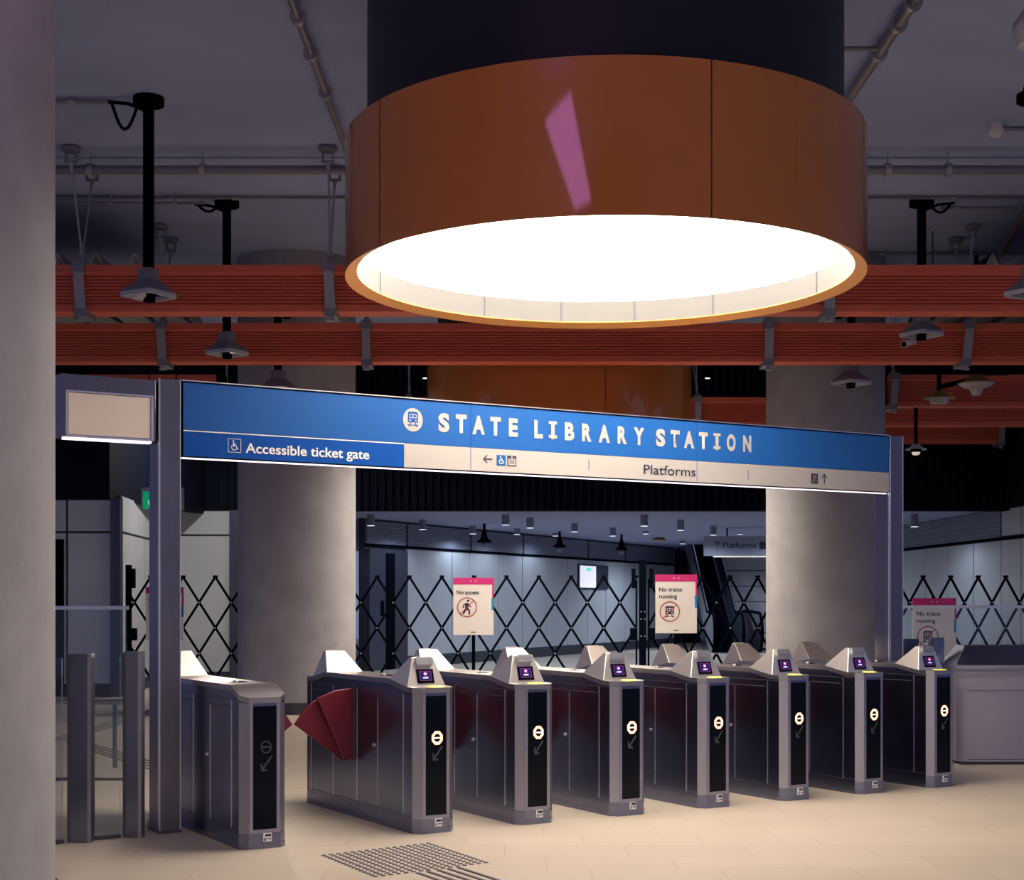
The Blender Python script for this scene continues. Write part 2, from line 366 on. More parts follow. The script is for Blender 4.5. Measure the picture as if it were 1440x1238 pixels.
# ================================================================== RING LIGHTS
RX = 0.69; RR = 1.94; RB = 4.02; RT = 5.01
def ring_light(y, label):
    t = thing('ring_pendant_light', label, 'ceiling light', (RX, y, RB), 0, None)
    zb, zt = 0.0, RT-RB; g = RAD(0.16)
    for k in range(5):
        a0 = RAD(17+72*k)+g; a1 = RAD(17+72*(k+1))-g
        b = MB(); b.lathe([(RR, zb), (RR, zt), (RR-0.02, zt), (RR-0.02, zb)], a0, a1, n=48, close=True)
        b.build('drum_panel', 'orange', t)
    b = MB(); b.lathe([(RR-0.021, zb+0.01), (RR-0.021, zt-0.005), (1.76, zt-0.005), (1.76, zt-0.03), (RR-0.035, zt-0.03), (RR-0.035, zb+0.01)], n=120, close=True)
    b.build('drum_backing', 'core', t)
    b = MB(); b.lathe([(RR-0.001, zb-0.012), (RR-0.001, zb), (1.852, zb+0.036), (1.852, zb+0.026)], n=160, close=True)
    b.build('lip', 'orange_lip', t)
    b = MB(); b.lathe([(1.852, zb+0.036), (1.852, zb+0.21), (1.872, zb+0.21), (1.872, zb+0.036)], n=120, close=True, m='cream')
    for a in (-150, -172, 168, 146, 110, -110, 60, -60, 20, -20):
        aa = RAD(a); b.box(-0.003, 0.003, -0.004, 0.0, zb+0.04, zb+0.208, 'steel_dark', T=Matrix.Translation((1.851*sin(aa), -1.851*cos(aa), 0)) @ Matrix.Rotation(aa, 4, 'Z') @ Matrix.Rotation(pi, 4, 'Z'))
    b.build('inner_reflector', None, t, weld=False)
    b = MB(); b.lathe([(1.854, zb+0.211), (1.84, zb+0.235), (1.84, zt-0.10), (0.0, zt-0.10)], n=96)
    df = b.build('diffuser', 'glow', t)
    for a in (-161.7, 163, 123.4, -130):
        aa = RAD(a); b = MB(); b.box(-0.004, 0.004, -0.006, 0.0, zb+0.24, zt-0.10, T=Matrix.Translation((1.838*sin(aa), -1.838*cos(aa), 0)) @ Matrix.Rotation(aa, 4, 'Z') @ Matrix.Rotation(pi, 4, 'Z'))
        b.build('diffuser_seam', 'cream', df)
    b = MB(); b.lathe([(1.775, zt-0.03), (1.775, CEIL-RB)], n=120)
    b.build('suspension_core', 'core', t)
    return t
ring_light(11.2, 'large round orange drum light glowing white inside, hanging over the ticket gates')
ring_light(0.6, 'unseen round orange drum light added overhead to light the near floor')  # unseen drum, added for its light on the near floor
ring_light(21.8, 'far round orange drum light partly hidden behind the red beams and blue sign')

# ================================================================== RED BEAMS
BB = 4.72; BH = 0.50
def beam(x0, x1, y, label, endcap=False):
    prof = [(y, BB), (y, BB+0.075)]
    n = 9; h0 = BB+0.085; hh = (BH-0.075-0.10)/n
    for k in range(n):
        prof += [(y+0.03, h0+k*hh), (y+0.03, h0+k*hh+hh*0.22), (y+0.001, h0+k*hh+hh*0.35), (y+0.001, h0+(k+1)*hh-0.004)]
    prof += [(y-0.01, BB+BH-0.08), (y-0.01, BB+BH), (y+0.30, BB+BH), (y+0.30, BB)]
    t = thing('red_ceiling_beam', label, 'beam', (0, 0, 0), 0)
    t.location = ((x0+x1)/2, y, BB)
    b = MB(); b.prism([(p[0]-y, p[1]-BB) for p in prof], x0-(x0+x1)/2, x1-(x0+x1)/2, 'x'); b.build('ribbed_casing', 'red', t)
    if endcap:
        b = MB(); q = (x1 if endcap == 1 else x0)-(x0+x1)/2
        b.box(q-0.01, q+0.10, -0.015, 0.31, 0.0, BH+0.01); b.build('end_cap', 'black', t)
    return t
beam(-7.5, 9.0, 16.0, 'red ribbed ceiling beam nearest the camera, passing just behind the orange drum')
beam(-8.5, 10, 19.35, 'second red ribbed beam, crossing in front of both far concrete columns')
beam(-9.5, -4.72, 23.75, 'short end of a red beam above the left end of the blank lightbox', 1)
beam(5.9, 10.5, 23.75, 'third red ribbed beam at the right, starting beside the right column', -1)
beam(-3.5, 12, 26.4, 'fourth red ribbed beam, passing behind the right concrete column')
beam(6.3, 9.75, 29.3, 'lowest and farthest red beam at the right, against the black wall', 1)

def hanger(x, y, label, skew=0.0, dx=(-0.03, -0.04), visible_top=True):
    t = thing('beam_hanger', label, 'beam hanger', (x, y, BB), 0, 'steel hangers carrying the red beams')
    b = MB(); b.prism([(-0.055+skew, -0.02), (0.055+skew, -0.02), (0.055, BH-0.06), (-0.055, BH-0.06)], -0.035, -0.012, 'y'); b.build('strap', 'strap', t)
    b = MB(); b.box(-0.065+skew, 0.065+skew, -0.045, 0.33, -0.06, 0.02); b.build('lower_clamp', 'pipe', t); b = MB(); b.box(-0.065, 0.065, -0.045, 0.33, BH-0.08, BH+0.02)
    b.prism([(-0.065, BH+0.02), (0.065, BH+0.02), (0, BH+0.14)], 0.10, 0.18, 'y'); b.build('upper_clamp', 'pipe', t)
    b = MB(); b.tube((skew, 0.0, -0.055), (skew, 0.0, -0.10), 0.035, n=10); b.tube((skew, 0.0, -0.10), (skew, 0.0, -0.115), 0.05, n=10); b.build('bolt', 'galv', t)
    zc = CEIL-BB
    for i, (ddx, ddy) in enumerate(((dx[0], 0.0), (dx[1], 0.7))):
        m = MB(); m.tube((ddx, ddy+0.1, zc-0.015), (ddx, ddy+0.1, zc-0.055), 0.10, n=20)
        m.box(ddx-0.065, ddx-0.045, ddy+0.07, ddy+0.13, zc-0.17, zc-0.05); m.box(ddx+0.045, ddx+0.065, ddy+0.07, ddy+0.13, zc-0.17, zc-0.05)
        m.box(ddx-0.07, ddx+0.07, ddy+0.08, ddy+0.12, zc-0.18, zc-0.155); m.tube((ddx, ddy+0.1, zc), (ddx, ddy+0.1, zc-0.02), 0.05, n=12)
        m.build('ceiling_mount', 'hood', t)
        c = MB(); c.tube((ddx, ddy+0.1, zc-0.16), (0, 0.14, BH+0.12), 0.012, n=8)
        q = Vector((ddx, ddy+0.1, zc-0.17)); e = Vector((0, 0.14, BH+0.12)); c.tube(q, q+(e-q).normalized()*0.14, 0.03, 0.012, n=8); c.tube(e, e+(q-e).normalized()*0.16, 0.028, 0.014, n=8)
        c.build('cable', 'galv', t)
    return t
def bx(px, y): return (px-CX)/F*y
hanger(bx(112, 16), 15.96, 'leftmost hanger on the nearest red beam, beside the foreground column', 0.03, (-0.11, -0.08))
hanger(bx(463, 16), 15.96, 'hanger on the nearest red beam just left of the orange drum', 0.02, (-0.02, -0.03))
hanger(bx(1165, 16), 15.96, 'hanger showing just below the right rim of the orange drum', 0.0)
hanger(bx(227, 19.35), 19.31, 'leftmost hanger on the second red beam', 0.03, (-0.03, -0.05))
hanger(bx(515, 19.35), 19.31, 'hanger on the second red beam below the left edge of the orange drum', 0.01)
hanger(bx(1081, 19.35), 19.31, 'hanger on the second red beam over the edge of the right column', -0.01)
hanger(bx(1362, 19.35), 19.31, 'rightmost hanger on the second red beam', -0.05, (0.07, 0.06))
hanger(bx(1258, 23.75), 23.71, 'hanger at the left end of the third red beam beside the right column', -0.03, (0.05, -0.1))
hanger(bx(981, 26.4), 26.36, 'hanger on the fourth red beam seen between far drum and right column', 0)
hanger(bx(1409, 29.3), 29.26, 'hanger near the right end of the lowest red beam', -0.03, (0.02, 0.02))
hanger(bx(575, 26.4), 26.36, 'thin hanger seen above the train emblem left of the far drum', 0)

# ================================================================== POLES WITH HOODS
def hood_pole(px, y, zh, rot, label, loop=0, extra=None, hs=0.195, arm=0):
    CEIL = 5.62 if arm else 6.52
    x = bx(px, y); t = thing('service_hood_pole', label, 'ceiling pole', (x, y, zh), 0)
    if arm:
        b = MB(); b.box(-0.04, 0.04, -0.04, arm, CEIL-zh-0.08, CEIL-zh); b.build('wall_arm', 'black', t)
    else:
        b = MB(); b.tube((0, 0, CEIL-zh), (0, 0, CEIL-zh-0.075), 0.15, n=32); b.build('ceiling_plate', 'black', t)
    b = MB(); b.box(-0.045, 0.045, -0.045, 0.045, 0.22, CEIL-zh-0.07); b.build('pole', 'black', t)
    R = Matrix.Rotation(rot, 4, 'Z'); b = MB()
    def ringpts(h, z, n=5, r=0.055):
        pts = []
        for cx_, cy_, a0 in ((1,1,0),(-1,1,90),(-1,-1,180),(1,-1,270)):
            for i in range(n):
                a = RAD(a0+90*i/(n-1)); pts.append((cx_*(h-r)+r*cos(a), cy_*(h-r)+r*sin(a), z))
        return pts
    lv = [(hs*0.45, 0.24), (hs*0.48, 0.13), (hs, 0.02), (hs, 0.0)]
    for (h0, z0), (h1, z1) in zip(lv[:-1], lv[1:]):
        p = ringpts(h0, z0)+ringpts(h1, z1); n = 20
        b.poly(p, [(i, (i+1) % n, n+(i+1) % n, n+i) for i in range(n)], None, T=R)
    b.poly(ringpts(hs*0.45, 0.24), [tuple(range(20))], None, T=R)
    b.build('hood', 'hood', t)
    b = MB(); p = ringpts(hs+0.008, -0.034)+ringpts(hs-0.032, -0.034)+ringpts(hs+0.012, 0.004)+ringpts(hs-0.045, 0.004); n = 20
    b.poly(p, [(i, (i+1) % n, n+(i+1) % n, n+i) for i in range(n)]+[(40+i, 40+(i+1) % n, (i+1) % n, i) for i in range(n)]+[(20+i, 20+(i+1) % n, 60+(i+1) % n, 60+i) for i in range(n)], None, T=R)
    b.build('hood_rim', 'hood_rim', t)
    b = MB(); b.poly(ringpts(hs-0.03, 0.02), [tuple(range(20))], None, T=R); b.tube((0.0, 0.02, 0.02), (0.0, 0.02, -0.075), 0.06, n=20); b.build('speaker_housing', 'black', t)
    if loop:
        d = -1 if loop > 0 else 1; zc = CEIL-zh
        pts = []
        for i in range(13):
            u = i/12; pts.append((d*(0.36-0.30*u), -0.02, zc-0.045-0.26*sin(pi*min(1, u*1.15))*abs(loop)-0.03*u))
        b = MB(); b.path(pts, 0.016, m=None); b.path([(d*0.40, 0, zc-0.04), (d*0.2, 0, zc-0.06), (d*0.05, 0, zc-0.12)], 0.018); b.build('flexible_conduit', 'black', t)
    if extra == 'dome':
        b = MB(); b.lathe([(0.0, -0.075), (0.045, -0.065), (0.068, -0.03), (0.075, 0.0), (0.085, 0.02)], n=24, c=(-0.08, -0.06)); b.build('dome_camera', 'white_plastic', t)
    if extra == 'light':
        b = MB(); b.box(0.05, 0.11, -0.06, -0.01, -0.02, 0.0); b.build('indicator_lamp', 'opal_lit', t)
    if extra == 'camera':
        b = MB(); b.tube((-0.10, -0.05, 0.0), (-0.10, -0.05, -0.10), 0.022, n=12); b.box(-0.15, -0.08, -0.09, -0.02, -0.03, 0.0)
        b.tube((-0.10, -0.05, -0.11), (-0.14, -0.09, -0.13), 0.02, n=10); b.build('camera_bracket', 'hood_rim', t)
        b = MB(); b.tube((-0.10, -0.02, -0.10), (-0.27, -0.24, -0.17), 0.036, n=16); b.tube((-0.26, -0.23, -0.165), (-0.285, -0.258, -0.177), 0.045, n=16)
        cb = b.build('bullet_camera', 'white_plastic', t)
        b = MB(); b.tube((-0.286, -0.259, -0.1775), (-0.288, -0.262, -0.179), 0.034, n=16); b.build('lens', 'black', cb)
    return t
hood_pole(209, 14.5, 4.60, RAD(-31), 'nearest black hood pole at the left, with a white dome camera under its hood', 1, 'dome')
hood_pole(319, 18.25, 4.66, RAD(-31), 'second black hood pole from the left, hood over the second red beam', 0.3, 'light')
hood_pole(391, 19.95, 4.45, RAD(-31), 'black hood pole standing in front of the left concrete column', 0, arm=0.86)
hood_pole(1296, 18.2, 4.88, RAD(31), 'black hood pole at the right carrying a small white bullet camera', -0.4, 'camera')
hood_pole(1197, 19.95, 4.54, RAD(31), 'black hood pole in front of the right concrete column', 0, arm=0.88)
hood_pole(1452, 14.4, 4.60, RAD(31), 'hood pole half cut off at the right edge of the picture', 0)

# ================================================================== PIPES
def pipe(name, label, pts, r, m='pipe', clips=(), cr=1.5, group=None):
    c = sum((Vector(p) for p in pts), Vector())/len(pts); t = thing(name, label, 'pipe', c, 0, group)
    b = MB(); b.path([Vector(p)-c for p in pts], r, n=12); b.build('pipe_run', m, t)
    if clips:
        for q in clips:
            b = MB(); q = Vector(q); d = (Vector(pts[1])-Vector(pts[0])).normalized()
            b.tube(q-c-d*0.03, q-c+d*0.03, r*cr, n=14)
            if q.z < CEIL-0.08: b.tube(q-c, Vector((q.x, q.y, CEIL-0.003))-c, 0.008, n=6)
            b.build('pipe_clip', 'galv', t)
    return t
zp = CEIL-0.20
pipe('sprinkler_pipe', 'thick grey pipe running straight across under the ceiling behind the orange drum', [(-9, 16.25, zp), (10, 16.25, zp)], 0.05,
     clips=[(x, 16.25, zp) for x in (bx(285, 16.25), bx(127, 16.25), bx(1248, 16.25), bx(1333, 16.25), -6.5, 7.0)])
pipe('conduit_pipe', 'thin upper conduit running across the ceiling above the second hood pole', [(-9, 18.0, CEIL-0.030), (10, 18.0, CEIL-0.030)], 0.018, clips=[(bx(240, 18), 18, CEIL-0.035), (bx(330, 18), 18, CEIL-0.035), (bx(1340, 18), 18, CEIL-0.035)])
pipe('conduit_pipe', 'short conduit running left from the second hood pole plate', [(-9, 17.9, CEIL-0.12), (bx(288, 17.9), 17.9, CEIL-0.12)], 0.016, 'pipe', clips=[(bx(245, 17.9), 17.9, CEIL-0.12), (bx(155, 17.9), 17.9, CEIL-0.12)])
pipe('conduit_pipe', 'conduit running left from the nearest hood pole to the foreground column', [(-7.5, 14.5, CEIL-0.04), (bx(152, 14.5), 14.5, CEIL-0.04)], 0.022, clips=[(bx(101, 14.5), 14.5, CEIL-0.04)])
pipe('conduit_pipe', 'conduit running right from the bullet camera pole along the ceiling', [(bx(1322, 18.2), 18.2, CEIL-0.10), (10.5, 18.2, CEIL-0.10)], 0.02, clips=[(bx(1345, 18.2), 18.2, CEIL-0.1), (bx(1434, 18.2), 18.2, CEIL-0.1)])
pipe('conduit_pipe', 'thin far conduit crossing the ceiling just above the right beams', [(4.0, 20.9, CEIL-0.03), (12, 20.9, CEIL-0.03)], 0.02, clips=[(bx(1240, 20.9), 20.9, CEIL-0.03)])
pipe('sprinkler_pipe', 'pipe running away from the camera at upper left of the orange drum', [(-1.76, 9.0, CEIL-0.12), (-1.76, 16.2, CEIL-0.12)], 0.035, clips=[(-1.76, 13.0, CEIL-0.12), (-1.76, 14.0, CEIL-0.12), (-1.76, 12.2, CEIL-0.12)], cr=1.9)
pipe('sprinkler_pipe', 'pipe running away from the camera at upper right of the orange drum', [(3.22, 9.0, CEIL-0.12), (3.22, 16.2, CEIL-0.12)], 0.045, clips=[(3.22, 12.35, CEIL-0.12), (3.22, 13.0, CEIL-0.12), (3.22, 11.9, CEIL-0.12)], cr=1.6)
pipe('conduit_pipe', 'short branch pipe joining the right hand pipe to the drum core', [(2.3, 12.9, CEIL-0.12), (3.22, 12.9, CEIL-0.12)], 0.022)
pipe('sprinkler_pipe', 'slanting pipe under the ceiling at the far right', [(bx(1385, 22), 22.0, CEIL-0.12), (bx(1480, 16.6), 16.6, CEIL-0.12)], 0.05)
pipe('conduit_pipe', 'conduit leading right from the smoke detector', [(bx(1400, 15.4), 15.4, CEIL-0.02), (7, 15.4, CEIL-0.02)], 0.02)
t = thing('smoke_detector', 'white round smoke detector on the ceiling at upper right', 'smoke detector', (bx(1401, 15.3), 15.3, CEIL))
b = MB(); b.lathe([(0.06, 0), (0.06, -0.05), (0.075, -0.055), (0.078, -0.10), (0.05, -0.13), (0.0, -0.135)], n=32); b.build('body', 'white_plastic', t)
b = MB(); b.lathe([(0.062, -0.118), (0.066, -0.108)], n=32); b.build('vent_slots', 'ink', t)
# camera cluster cut by the right edge
t = thing('camera_cluster', 'pale dome and black camera cut off by the upper right edge', 'security camera', (bx(1456, 9.5), 9.5, 4.7))
b = MB(); b.tube((0, 0, 0), (0, 0, CEIL-4.7), 0.03, n=12); b.build('pole', 'black', t)
b = MB(); b.lathe([(0.0, 0.70), (0.08, 0.68), (0.14, 0.60), (0.145, 0.55), (0.11, 0.46), (0.0, 0.42)], n=32); b.build('dome', 'hood_rim', t)
b = MB(); b.tube((-0.07, 0.04, 0.20), (0.10, -0.02, 0.26), 0.022, n=12); b.build('bracket', 'white_plastic', t)
b = MB(); b.lathe([(0.0, 0.24), (0.07, 0.21), (0.085, 0.14), (0.06, 0.07), (0.0, 0.05)], n=24); b.build('camera_ball', 'black', t)

# folded plates under the ceiling at both sides
def folded(x0, x1, y0, y1, zb, zt, n, label):
    t = thing('folded_ceiling_plate', label, 'ceiling baffle', ((x0+x1)/2, (y0+y1)/2, zb)); b = MB(); w = (x1-x0)/n; c = (x0+x1)/2; dy = (y1-y0)/2; h = zt-zb
    for k in range(n):
        a = x0+k*w-c
        for p, q in (((a, 0), (a+w/2, h)), ((a+w/2, h), (a+w, 0))):
            b.poly([(p[0], -dy, p[1]), (q[0], -dy, q[1]), (q[0], dy, q[1]), (p[0], dy, p[1]), (p[0], -dy, p[1]+0.03), (q[0], -dy, q[1]+0.03), (q[0], dy, q[1]+0.03), (p[0], dy, p[1]+0.03)],
                   [(0,1,2,3), (4,7,6,5), (0,4,5,1), (2,6,7,3), (1,5,6,2), (0,3,7,4)])
    b.build('folded_sheet', 'fold', t)
    b = MB()
    for k in range(n+1): b.box(x0+k*w-c-0.02, x0+k*w-c+0.02, -dy, dy, -0.02, 0.02)
    for k in range(0, n+1, 3): b.tube((x0+k*w-c, 0, 0), (x0+k*w-c, 0, CEIL-zb), 0.01, n=6)
    b.build('support_rail', 'skirting', t)
folded(-9.0, -4.35, 18.0, 21.5, 5.35, 5.80, 10, 'zigzag folded ceiling baffle between the red beams at the left')
folded(5.6, 10.2, 18.0, 21.5, 5.35, 5.80, 10, 'zigzag folded ceiling baffle between the red beams at the right')

# ================================================================== LAMPS AT THE RIGHT
def shade_lamp(px, py, y, s, label, shade, bowl, bowlprof, arm=None, stem=None):
    p = P(px, py, y); t = thing('pendant_lamp', label, 'lamp', p)
    b = MB(); b.lathe([(0.03*s, 0.13*s), (0.10*s, 0.12*s), (0.14*s, 0.06*s), (0.27*s, 0.0), (0.27*s, -0.012*s), (0.13*s, 0.03*s)], n=32); b.build('shade', shade, t)
    b = MB(); b.lathe(bowlprof, n=32); b.build('glass_bowl', bowl, t)
    b = MB(); b.tube((0, 0, 0.12*s), (0, 0, stem or (CEIL-p.z)), 0.03, n=10); b.build('stem', 'black', t)
    return t
shade_lamp(1320.5, 560, 22.0, 0.88, 'mustard shaded pendant lamp with a flat white glass bowl, lower of the pair at right', 'olive', 'opal', [(0.14, 0.03), (0.135, -0.05), (0.12, -0.085), (0, -0.09)], stem=None)
shade_lamp(1373, 539, 21.0, 0.95, 'mustard shaded lamp with a funnel shaped white bowl, upper of the pair at right', 'olive', 'opal', [(0.24, -0.01), (0.20, -0.05), (0.10, -0.08), (0.07, -0.15), (0.05, -0.175), (0, -0.18)], stem=None)
shade_lamp(1288, 632, 24.0, 0.64, 'small cream lit pendant lamp hanging just right of the steel post', 'white_plastic', 'black', [(0.09, 0.03), (0.09, -0.03), (0.05, -0.06), (0, -0.06)], stem=None)
b = MB(); b.lathe([(0.0, -0.10), (0.05, -0.09), (0.07, -0.05), (0.03, -0.02)], n=20); o = b.build('bulb', 'opal_lit', [q for q in bpy.data.objects if q.name.startswith('pendant_lamp')][-1])
p0 = P(1345, 543, 21.75); t = thing('lamp_bracket', 'black bracket arm linking the two mustard lamps', 'bracket', p0)
b = MB(); b.path([(-0.22, 0.12, 0.0), (0.1, -0.1, 0.06), (0.42, -0.35, 0.18)], 0.035); b.build('arm', 'black', t)
b = MB(); b.box(0.38, 0.66, -0.5, -0.22, 0.12, 0.36); b.build('junction_box', 'black', t)

# small recessed spots in the dark bulkhead
for px, lb in ((598, 'small white spotlight on the black wall left of the far drum'), (995, 'small white spotlight on the black wall right of the far drum')):
    p = P(px, 532.5, 29.8); t = thing('wall_spotlight', lb, 'spotlight', p)
    b = MB(); b.lathe([(0.0, -0.0), (0.05, 0.0), (0.05, 0.012), (0.0, 0.012)], n=16); b.build('lens', 'down_lens', t)
    b = MB(); b.tube((0, 0, 0.01), (0, 0, 0.12), 0.055, n=16); b.box(-0.02, 0.02, 0, 0.14, 0.08, 0.12); b.build('housing', 'black', t)

# ================================================================== CORRIDOR FITTINGS
dl = [(521.5, 739.5, 32.2, 'leftmost'), (594.5, 745, 34.2, 'second from left'), (665, 751, 37.0, 'third from left'), (711, 738.5, 32.2, None), (745.4, 742.7, 33.4, None),
      (727, 752, 38.5, None), (781, 754, 41, None), (807.8, 748, 36.0, None), (861.8, 754, 38.0, None), (906, 740, 32.3, None), (957, 746, 34.3, None), (1003, 752.7, 37.0, None),
      (908, 751, 40, None), (1041, 751.5, 41, None), (1286, 741, 32.0, 'right'), (1114, 763, 45.0, None), (1122, 745, 37.0, None), (960, 765, 46.0, None)]  # the two hidden behind the right column are added to light the escalator end
names = {521.5: 'leftmost, beside the left column', 594.5: 'above the dark lift doors, second from left', 665: 'above the no access poster', 711: 'tall one right of the no access poster top',
         745.4: 'tall one, fifth counting from the left column', 727: 'small distant one between two taller ones', 781: 'small distant one next along from the pair of tall ones', 807.8: 'above the painted screen reflection',
         861.8: 'between the painted screen reflection and the centre black post', 906: 'tall one directly above the centre black post', 957: 'above the no trains running poster', 1003: 'just above the left end of the platforms sign',
         908: 'small distant one behind the tall one above the black post', 1041: 'small distant one above the hanging platforms sign', 1286: 'alone at the right of the steel sign post', 1114: 'unseen, added behind the right column to light the escalator end', 1122: 'unseen, added behind the right column for light above the hanging sign', 960: 'farthest small one near the escalator head'}
proto = None
for px, pyb, y, _ in dl:
    p = P(px, pyb, y); h = CH-p.z
    t = thing('cylinder_downlight', 'grey cylinder downlight, '+names[px], 'downlight', p, 0, 'cylinder downlights in the corridor')
    b = MB(); b.tube((0, 0, 0), (0, 0, h), 0.083, n=24, caps=False); b.build('housing', 'louvre', t)
    b = MB(); b.tube((0, 0, 0.012), (0, 0, -0.004), 0.08, n=24); b.build('lens', 'down_lens', t)
    ld = bpy.data.lights.new('downlight_beam', 'SPOT'); ld.energy = 74 if y < 43 else 380; ld.spot_size = RAD(165); ld.spot_blend = 0.5; ld.color = (0.74, 0.85, 1.0); ld.shadow_soft_size = 0.08
    lo = bpy.data.objects.new('downlight_beam', ld); COL.objects.link(lo); lo.parent = t; lo.location = (0, 0, -0.02)
t = thing('cylinder_downlight', 'unseen grey cylinder downlight added behind the blue sign to brighten the back left panels', 'downlight', (-5.0, 26.0, 4.90), 0)  # added lamp, hidden by the sign, brightens the back left panels
b = MB(); b.tube((0, 0, 0), (0, 0, 0.3), 0.09, n=24, caps=False); b.tube((0, 0, 0.3), (0, 0, CEIL-4.90), 0.02, n=8); b.build('housing', 'louvre', t)
b = MB(); b.tube((0, 0, 0.012), (0, 0, -0.004), 0.085, n=24); b.build('lens', 'down_lens', t)
ld = bpy.data.lights.new('downlight_beam', 'SPOT'); ld.energy = 420; ld.spot_size = RAD(178); ld.spot_blend = 0.2; ld.color = (1.0, 0.90, 0.82); ld.shadow_soft_size = 0.09
lo = bpy.data.objects.new('downlight_beam', ld); COL.objects.link(lo); lo.parent = t; lo.location = (0, 0, -0.02)
for px, py, y, lb in ((681, 762, 36, 'dark bell shaped ceiling fitting above the no access poster'), (787, 769, 40, 'dark bell shaped ceiling fitting left of the painted screen reflection'), (874, 773, 42, 'dark bell shaped ceiling fitting left of the centre black post')):
    p = P(px, py, y); t = thing('bell_speaker', lb, 'speaker', p)
    b = MB(); b.lathe([(0.03, 0.30), (0.05, 0.24), (0.09, 0.08), (0.19, 0.0), (0.17, -0.02), (0, -0.02)], n=24); b.tube((0, 0, 0.28), (0, 0, CH-p.z), 0.035, n=10); b.build('bell', 'black', t)
    b = MB(); b.lathe([(0, -0.16), (0.07, -0.13), (0.09, -0.06), (0.07, -0.02)], n=20); b.build('ball', 'louvre', t)
for px, y, lb in ((927, 44, 'flat mustard ceiling lamp in the corridor, left of two'), (1022, 44, 'flat mustard ceiling lamp above the hanging platforms sign')):
    p = P(px, 746, y); p.z = CH; t = thing('flat_ceiling_lamp', lb, 'lamp', p)
    b = MB(); b.lathe([(0.0, 0), (0.12, 0), (0.22, -0.06), (0.24, -0.08), (0, -0.09)], n=24); b.build('shade', 'olive', t)
    b = MB(); b.lathe([(0.15, -0.09), (0.13, -0.13), (0, -0.14)], n=24); b.build('glass_bowl', 'opal', t)

# hanging platforms sign
t = thing('hanging_sign', 'grey hanging sign reading Platforms with an up arrow beside the right column', 'sign', (P(990, 0, 38).x, 38, 2.75))
b = MB(); b.box(0, 3.0, 0, 0.14, 0, 0.50); b.build('sign_box', 'sign_grey', t)
b = MB(); b.box(0.25, 3.0, -0.01, 0.16, -0.035, -0.005); b.build('light_strip', 'opal_lit', t)
text_obj('Platforms', 'ink', 0.48, 1.34, 0.20, 0.155, t, 'lettering', 0, 0.012)
b = MB(); b.box(0.335, 0.355, -0.004, 0, 0.15, 0.37); 
for s in (-1, 1): b.prism([(0.345, 0.385), (0.345, 0.355), (0.345+s*0.075, 0.28), (0.345+s*0.09, 0.295)], -0.004, 0, 'y')
b.box(1.42, 1.60, -0.004, 0, 0.17, 0.36); b.build('symbols', 'ink', t)
b = MB(); b.tube((0.6, 0.07, 0.5), (0.6, 0.07, CH-2.75), 0.02, n=8); b.tube((2.4, 0.07, 0.5), (2.4, 0.07, CH-2.75), 0.02, n=8); b.build('hanger', 'black', t)

# exit sign half hidden by the left post
t = thing('exit_sign', 'green exit sign half hidden behind the left steel post', 'sign', (P(228, 0, 22).x, 22, 2.94))
b = MB(); b.box(-0.31, 0.31, 0, 0.08, 0, 0.34); b.build('case', 'galv', t)
b = MB(); b.box(-0.285, 0.285, -0.006, 0, 0.02, 0.28); b.build('lit_panel', 'green_exit', t)
b = MB(); b.tube((-0.15, -0.008, 0.21), (-0.15, -0.006, 0.21), 0.02, n=12); b.prism([(-0.19, 0.06), (-0.165, 0.06), (-0.14, 0.11), (-0.11, 0.06), (-0.09, 0.06), (-0.13, 0.13), (-0.12, 0.18), (-0.17, 0.18), (-0.21, 0.13)], -0.009, -0.006, 'y')
b.prism([(0.0, 0.14), (0.10, 0.14), (0.10, 0.10), (0.18, 0.16), (0.10, 0.22), (0.10, 0.18), (0.0, 0.18)], -0.009, -0.006, 'y'); b.build('running_figure', 'exit_white', t)
b = MB(); b.tube((-0.2, 0.04, 0.34), (-0.2, 0.04, CEIL-2.94), 0.01, n=6); b.tube((0.2, 0.04, 0.34), (0.2, 0.04, CEIL-2.94), 0.01, n=6); b.build('hanger', 'black', t)

# escalators
def escalator(x0, w, y0, label, zt=6.5, Lf=None):
    t = thing('escalator', label, 'escalator', (x0, y0, 0)); sl = math.tan(RAD(30)) if zt else 0.0; L = Lf or zt/sl
    def side(x, nm):
        pts = []; c = (0.55, 0.62); r = 0.60
        for i in range(13):
            a = RAD(270-180*i/12); pts.append((c[0]+r*cos(a), c[1]+r*sin(a)))
        pts += [(1.6, 1.22), (1.6+L, 1.22+zt), (1.6+L, zt), (1.6, 0.02)]
        b = MB(); b.prism(pts, x-0.03, x+0.03, 'x'); o = b.build('balustrade', nm, t)
        rail = [(x, p[0]-0.0, p[1]) for p in pts[1:13]]+[(x, 1.6, 1.24), (x, 1.6+L, 1.24+zt)]
        b = MB(); b.path(rail, 0.05, n=8); b.build('handrail', 'black', o)
        b = MB(); b.prism([(1.0, 0.0), (1.6, 0.30), (1.6+L, 0.30+zt), (1.6+L, zt-0.6), (2.2, -0.0)], x-0.07, x+0.07, 'x'); b.build('skirt', 'steel', t)
        b = MB(); b.path([(x, 1.5, 1.30), (x, 1.6, 1.32), (x, 1.6+L, 1.32+zt)], 0.025, n=6); b.build('trim_strip', 'seam_light', t)
    side(0, 'galv'); side(w, 'lift')
    b = MB(); k = 0
    while k*0.4 < L: b.box(0.08, w-0.08, 1.5+k*0.4, 1.9+k*0.4, 0.0+k*0.4*sl-0.3 if k else 0, 0.02+(k+1)*0.4*sl, None); k += 1
    b.build('steps', 'black', t)
    b = MB(); b.box(-0.06, w+0.06, 0.1, 1.5, 0.0, 0.03); b.build('landing_plate', 'steel', t)
    return t
escalator(6.15, 0.88, 45.0, 'dark escalator rising behind the no trains running poster')
